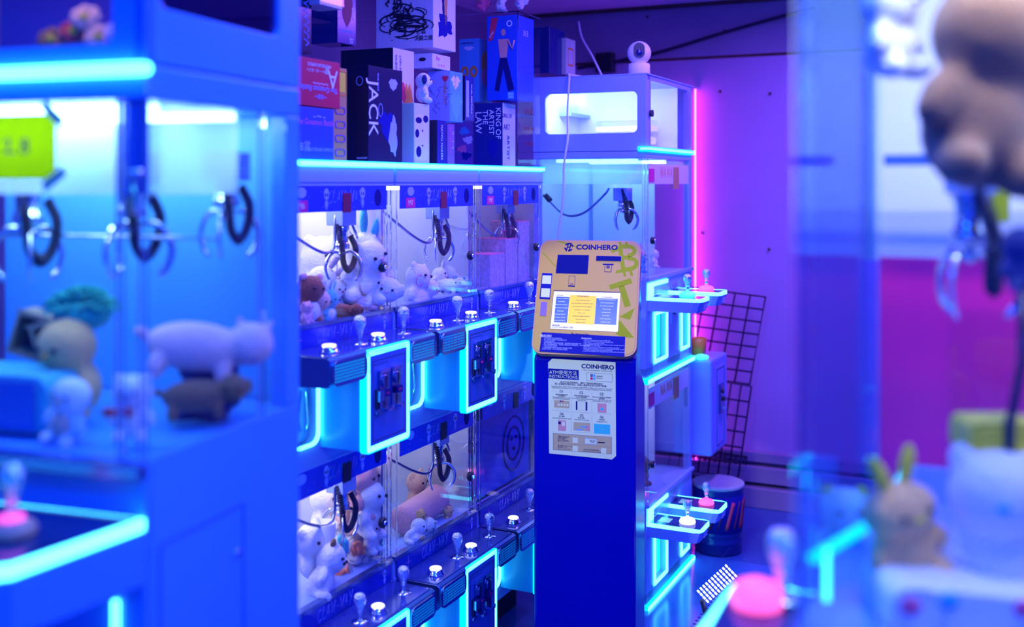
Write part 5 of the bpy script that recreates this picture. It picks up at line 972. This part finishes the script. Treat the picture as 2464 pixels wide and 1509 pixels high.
# taped sign
paper('lime_paper', (.85,.9,.02))
t2 = thing('paper_sign', 'lime green paper sign taped on the left foreground glass', 'sign', LL(-.235, -.004, 1.70), -LT)
c = MB(); c.box(-.10, .092, -.0015, 0, -.046, .046, 'lime_paper'); c.text('2, 8', .03, (.025, -.002, 0), (1,0,0), (0,0,1), 'ink_navy'); c.build('sheet', t2)
cmat('tape', (.8,.75,.4), .4)
for (x, z, a) in ((.088,.045,.7), (.09,-.045,-.6)):
    c = MB(); c.box(-.022, .022, -.0025, -.0015, -.007, .007, 'tape', Matrix.Translation((x,0,z)) @ Matrix.Rotation(a,4,'Y')); c.build('tape_strip', t2)
# contents of left machine; floor at zg0
FC = -LT
plush('tan faced doll with bushy green hair and orange nose, left foreground', LL(-.245, .15, 1.37), .16, 'fur_tan', 'none', FC-.2, (.2,0), nose='box_orange', belly='fur_white')
o = bpy.data.objects['plush_toy'] if False else None
b = MB(); rnd = random.Random(2); hc = LL(-.245, .17, 1.445)
for k in range(130):
    d = Vector((rnd.gauss(0,1), rnd.gauss(0,.7), abs(rnd.gauss(0,.8))+.15)).normalized(); p0 = hc+Vector((d.x*.032, d.y*.025, d.z*.022)); b.tube([p0, p0+d*.016+Vector((0,0,.003)), p0+d*.03+Vector((rnd.uniform(-.006,.006),0,-.004))], [.004,.0035,.001], 'fur_green', 5)
b.ball(hc, (.045,.035,.026), 'fur_green'); 
for o_ in COL.objects:
    if o_.get('label','').startswith('tan faced doll'): doll = o_
hb = b.build('hair'); hb.parent = doll; hb.matrix_parent_inverse = Matrix.LocRotScale(doll.location, doll.rotation_euler, doll.scale).inverted()
plush('pale pink plush pig lying on the pile behind the side glass', LL(-.07, .22, 1.395), .13, 'fur_pig', 'cat', FC+.5, (0,.15), long=True, eye=False)
plush('white plush bear with red bow in the left foreground corner', LL(-.065, .06, 1.335), .095, 'fur_white', 'round', FC+.3, nose='fur_navy')
b = MB(); P0 = LL(-.062, .022, 1.333); b.ball(P0+Vector((-.012,0,0)), (.011,.006,.007), 'fur_red', seg=10); b.ball(P0+Vector((.012,0,0)), (.011,.006,.007), 'fur_red', seg=10); tag(b.build('bow_tie'), 'small red bow at the neck of the white plush bear', 'bow')
plush('white and coral plush duck below the green haired doll', LL(-.165, .05, 1.325), .10, 'fur_white', 'none', FC, (0,.2), nose='box_orange', belly='fur_peach')
plush('brown plush puppy lying by the side glass, left foreground', LL(-.05, .19, 1.325), .085, 'fur_choc', 'flop', FC+.6, long=True)
plush('navy plush cushion behind the brown puppy', LL(-.08, .27, 1.33), .15, 'fur_navy', 'none', FC, eye=False, scale=(1.2,1,.8))
b = MB(); M = Matrix.Translation(LL(-.35,.10,1.34)) @ Matrix.Rotation(-LT,4,'Z'); b.prism(rrect(-.10,.14,-.055,.028,.022), -.05, .05, 'y', 'fur_teal', M); b.box(-.10,.125,-.055,-.052,-.05,.02,'door_blue',M); tag(b.build('blue_tub', bevel=.006), 'bright blue rounded tub at the left edge of the foreground window', 'tub')
for i, (x, z, a, lab) in enumerate(((-.37,1.40,.3,'open brown cardboard box leaning at the far left'), (-.325,1.395,-.3,'second brown cardboard box beside the green haired doll'))):
    cmat('cardboard', (.38,.27,.2), .8); M = Matrix.Translation(LL(x,.22,z)) @ Matrix.Rotation(a,4,'Y'); b = MB(); b.ring(rrect(-.035,.035,-.035,.035,.001), rrect(-.03,.03,-.03,.03,.001), -.03, .03, 'y', 'cardboard', M); b.box(-.03,.03,.026,.03,-.03,.03,'card_maroon',M); b.box(-.04,.04,-.03,-.028,.035,.038,'cardboard',M); tag(b.build('cardboard_box'), lab, 'cardboard box')
# bunch in the left storage cabinet
for i, (x, z, m, lab) in enumerate(((-.20,1.875,'fur_red','dusky red artificial flower in the upper left cabinet'), (-.155,1.865,'fur_peach','peach artificial flower in the upper left cabinet'), (-.24,1.865,'fur_choc','brown artificial flower at the left of the upper cabinet'), (-.12,1.87,'fur_lilac','lilac artificial flower at the right of the upper cabinet'), (-.18,1.895,'fur_peach','taller peach artificial flower behind the red one'))):
    b = MB(); P0 = LL(x, .10, z)
    for k in range(7):
        a = k*2*PI/7; b.ball(P0+Vector((.013*math.cos(a), .006*math.sin(k), .011*math.sin(a))), (.011,.006,.009), m, seg=10)
    b.ball(P0-Vector((0,.008,0)), .006, 'fur_yellow', seg=8); b.tube([P0, LL(x,.12,1.826)], .002, 'fur_green', 5); tag(b.build('artificial_flower'), lab, 'flower', 'flowers in the upper left cabinet')
area('cabinet_lamp', 0, 0, 0, .2, .03, (1, .7, .6), .5).location = LL(-.2, .06, 2.1)

# ------------------------------------------------------------------ right foreground machine
Yc = 1.15; cr = Vector(((1908-CX)/F*Yc, Yc, 0)); RT = TH
t = thing('claw_machine', 'claw machine in the right foreground with magenta far panel and pink lit joystick', 'claw machine', cr, -RT)
# local: x to the right along its near side, y away along the aisle; front glass at x=0
Rw, Rd = .55, .60; zs = 1.17; zt = 2.05
b = MB(); b.box(0, Rw, 0, Rd, 0, zs, 'bluelit_panel'); b.box(0, Rw, 0, Rd, zt, zt+.1, 'bluelit_panel'); b.box(Rw-.03, Rw, 0, Rd, zs, zt, 'bluelit_panel'); b.build('cabinet_body', t, bevel=.004)
b = MB(); b.box(.02, Rw, .0, .004, zs, zt, 'glass_side'); b.build('side_pane', t)
b = MB(); b.box(0, .004, .02, Rd, zs, zt, 'glass'); b.build('front_pane', t)
for (x, y, w_) in ((.006,.006,.006), (.018,.004,.004)):
    b = MB(); b.box(x-w_, x+w_, y-w_, y+w_, zs, zt, 'acrylic'); b.build('corner_post', t)
b = MB(); b.box(-.004, .012, Rd-.02, Rd, zs, zt, 'acrylic'); b.build('corner_post', t)
b = MB(); b.box(.004, .085, .008, .012, zs, zt, 'blue_film'); b.build('corner_channel', t)
b = MB(); b.box(.0, Rw, Rd-.006, Rd, 1.53, zt, 'white_wall'); b.build('far_panel', t)
cmat('magenta_panel', (.9,.02,.30), .35)
b = MB(); b.box(.02, Rw-.03, Rd-.010, Rd-.006, zs+.02, 1.535, 'magenta_panel'); b.build('magenta_sheet', t)
b = MB(); b.box(.12, .30, Rd-.03, Rd-.012, zs, 1.46, 'glass_side'); b.build('prize_guard', t)
b = MB(); b.box(.05, Rw-.04, Rd-.03, Rd-.01, zs, zs+.05, 'bluelit_panel'); b.box(.04, Rw-.04, Rd-.14, Rd-.11, 1.675, 1.69, 'door_blue'); b.build('gantry', t)
b = MB(); b.box(.05, Rw-.05, .03, .06, zt-.012, zt-.001, 'lamp_right'); b.box(.05, Rw-.05, .16, .19, zt-.012, zt-.001, 'lamp_right'); b.build('lamp_tube', t)
b = MB(); b.tube([(.16,.35,1.80), (.16,.35,1.6)], .006, 'door_blue'); b.build('claw_rod', t)
claw(t, .16, .35, 1.69, .05, 1.2, .2)
b = MB(); b.prism([(-.085, 0), (-.115, .03), (-.115, .20), (-.09,.22), (0,.22), (0, 0)], 1.02, 1.123, 'z', 'bluelit_panel'); o = b.build('console', t, bevel=.003)
Pp = [(.0,0), (-.085,0), (-.115,.03), (-.115,.20), (-.09,.22), (0,.22)]; Pi = [(.0,.009), (-.082,.009), (-.106,.034), (-.114,.198), (-.089,.219), (0,.219)]
b = MB(); b.ring(Pp, Pi, 1.123, 1.137, 'z', 'led_white'); b.build('light_strip', o)
b = MB(); b.prism(Pi, 1.123, 1.135, 'z', 'console_dark'); b.build('console_plate', o)
b = MB(); b.lathe([(.030,0),(.033,.008),(.026,.026),(.012,.032)], 'button_pink', (-.072,.15,1.135), n=24); b.build('glow_dome', o)
joystick(t, -.045, .165, 1.143, 1.1)
b = MB(); b.tube([(.03,.03,1.20), (.03,.03,1.255)], .003, 'led_white'); b.tube([(.02,.012,1.25), (.07,.2,1.25), (.07,.45,1.25)], .006, 'led_cyan'); b.build('inner_light', t)
def RL(x, y, z): return cr+Vector((x*math.cos(RT)+y*math.sin(RT), -x*math.sin(RT)+y*math.cos(RT), z))
def inr(x, y, Y): return at(x, y, Y)
plush('big brown plush hanging high in the right foreground window', inr(2370, 190, 1.25), .26, 'fur_cocoa', 'round', .2, (0,.2), eye=False)
plush('white plush with dark muzzle at the top of the right foreground window', inr(2140, 60, 1.3), .13, 'fur_white', 'round', .6, nose='fur_navy')
plush('tan plush rabbit with yellow ears in the right foreground window', inr(2165, 1270, 1.25), .115, 'fur_tan', 'long', .35, (0,-.2), ear_m='fur_yellow', nose='fur_yellow', scale=(1.4,1.2,1))
plush('white round plush with teal and maroon spots at the right edge', inr(2400, 1265, 1.25), .19, 'fur_white', 'round', -.3, eye=False, nose='fur_teal')
plush('blue and white plush behind the acrylic corner of the right window', inr(2030, 1265, 1.45), .11, 'box_sky' if False else 'fur_white', 'round', 0, belly='fur_teal', ear_m='fur_yellow')
plush('dark purple plush peeking in at the right edge', inr(2455, 620, 1.2), .075, 'fur_navy', 'none', 0, eye=False)
b = MB(); M = Matrix.Translation(inr(2400, 1065, 1.28)); b.prism(rrect(-.045,.045,-.012,.03,.012), -.03, .03, 'y', 'fur_yellow', M); b.prism(rrect(-.045,.045,-.045,-.012,.008), -.03, .03, 'y', 'box_tan', M); b.tube([M @ Vector((0,-.031,-.04)), M @ Vector((0,-.033,.03)), M @ Vector((.02,-.02,.10)), M @ Vector((.03,0,.2))], .006, 'box_black'); tag(b.build('yellow_pouch'), 'yellow and tan pouch on a dark strap, right foreground', 'pouch')
b = MB(); M = Matrix.Translation(inr(2395, 455, 1.45)); b.box(-.016,.016,-.01,.01,-.045,.045,'lime',M); tag(b.build('yellow_card', bevel=.002), 'upright yellow card in the right foreground window', 'card')
b = MB(); M = Matrix.Translation(inr(2300, 1455, 1.2)) @ Matrix.Rotation(.1, 4, 'Y'); b.prism(rrect(-.09,.12,-.03,.03,.02), -.05, .05, 'y', 'fur_white', M)
for (x, z, m) in ((-.07,.01,'fur_hot'), (.05,.02,'fur_hot'), (-.03,.02,'fur_teal'), (.06,-.01,'fur_teal')): b.ball(M @ Vector((x,-.05,z)), (.012,.004,.01), m, seg=10)
tag(b.build('spotted_cushion', bevel=.008), 'white cushion with pink and teal spots at the bottom right', 'cushion')
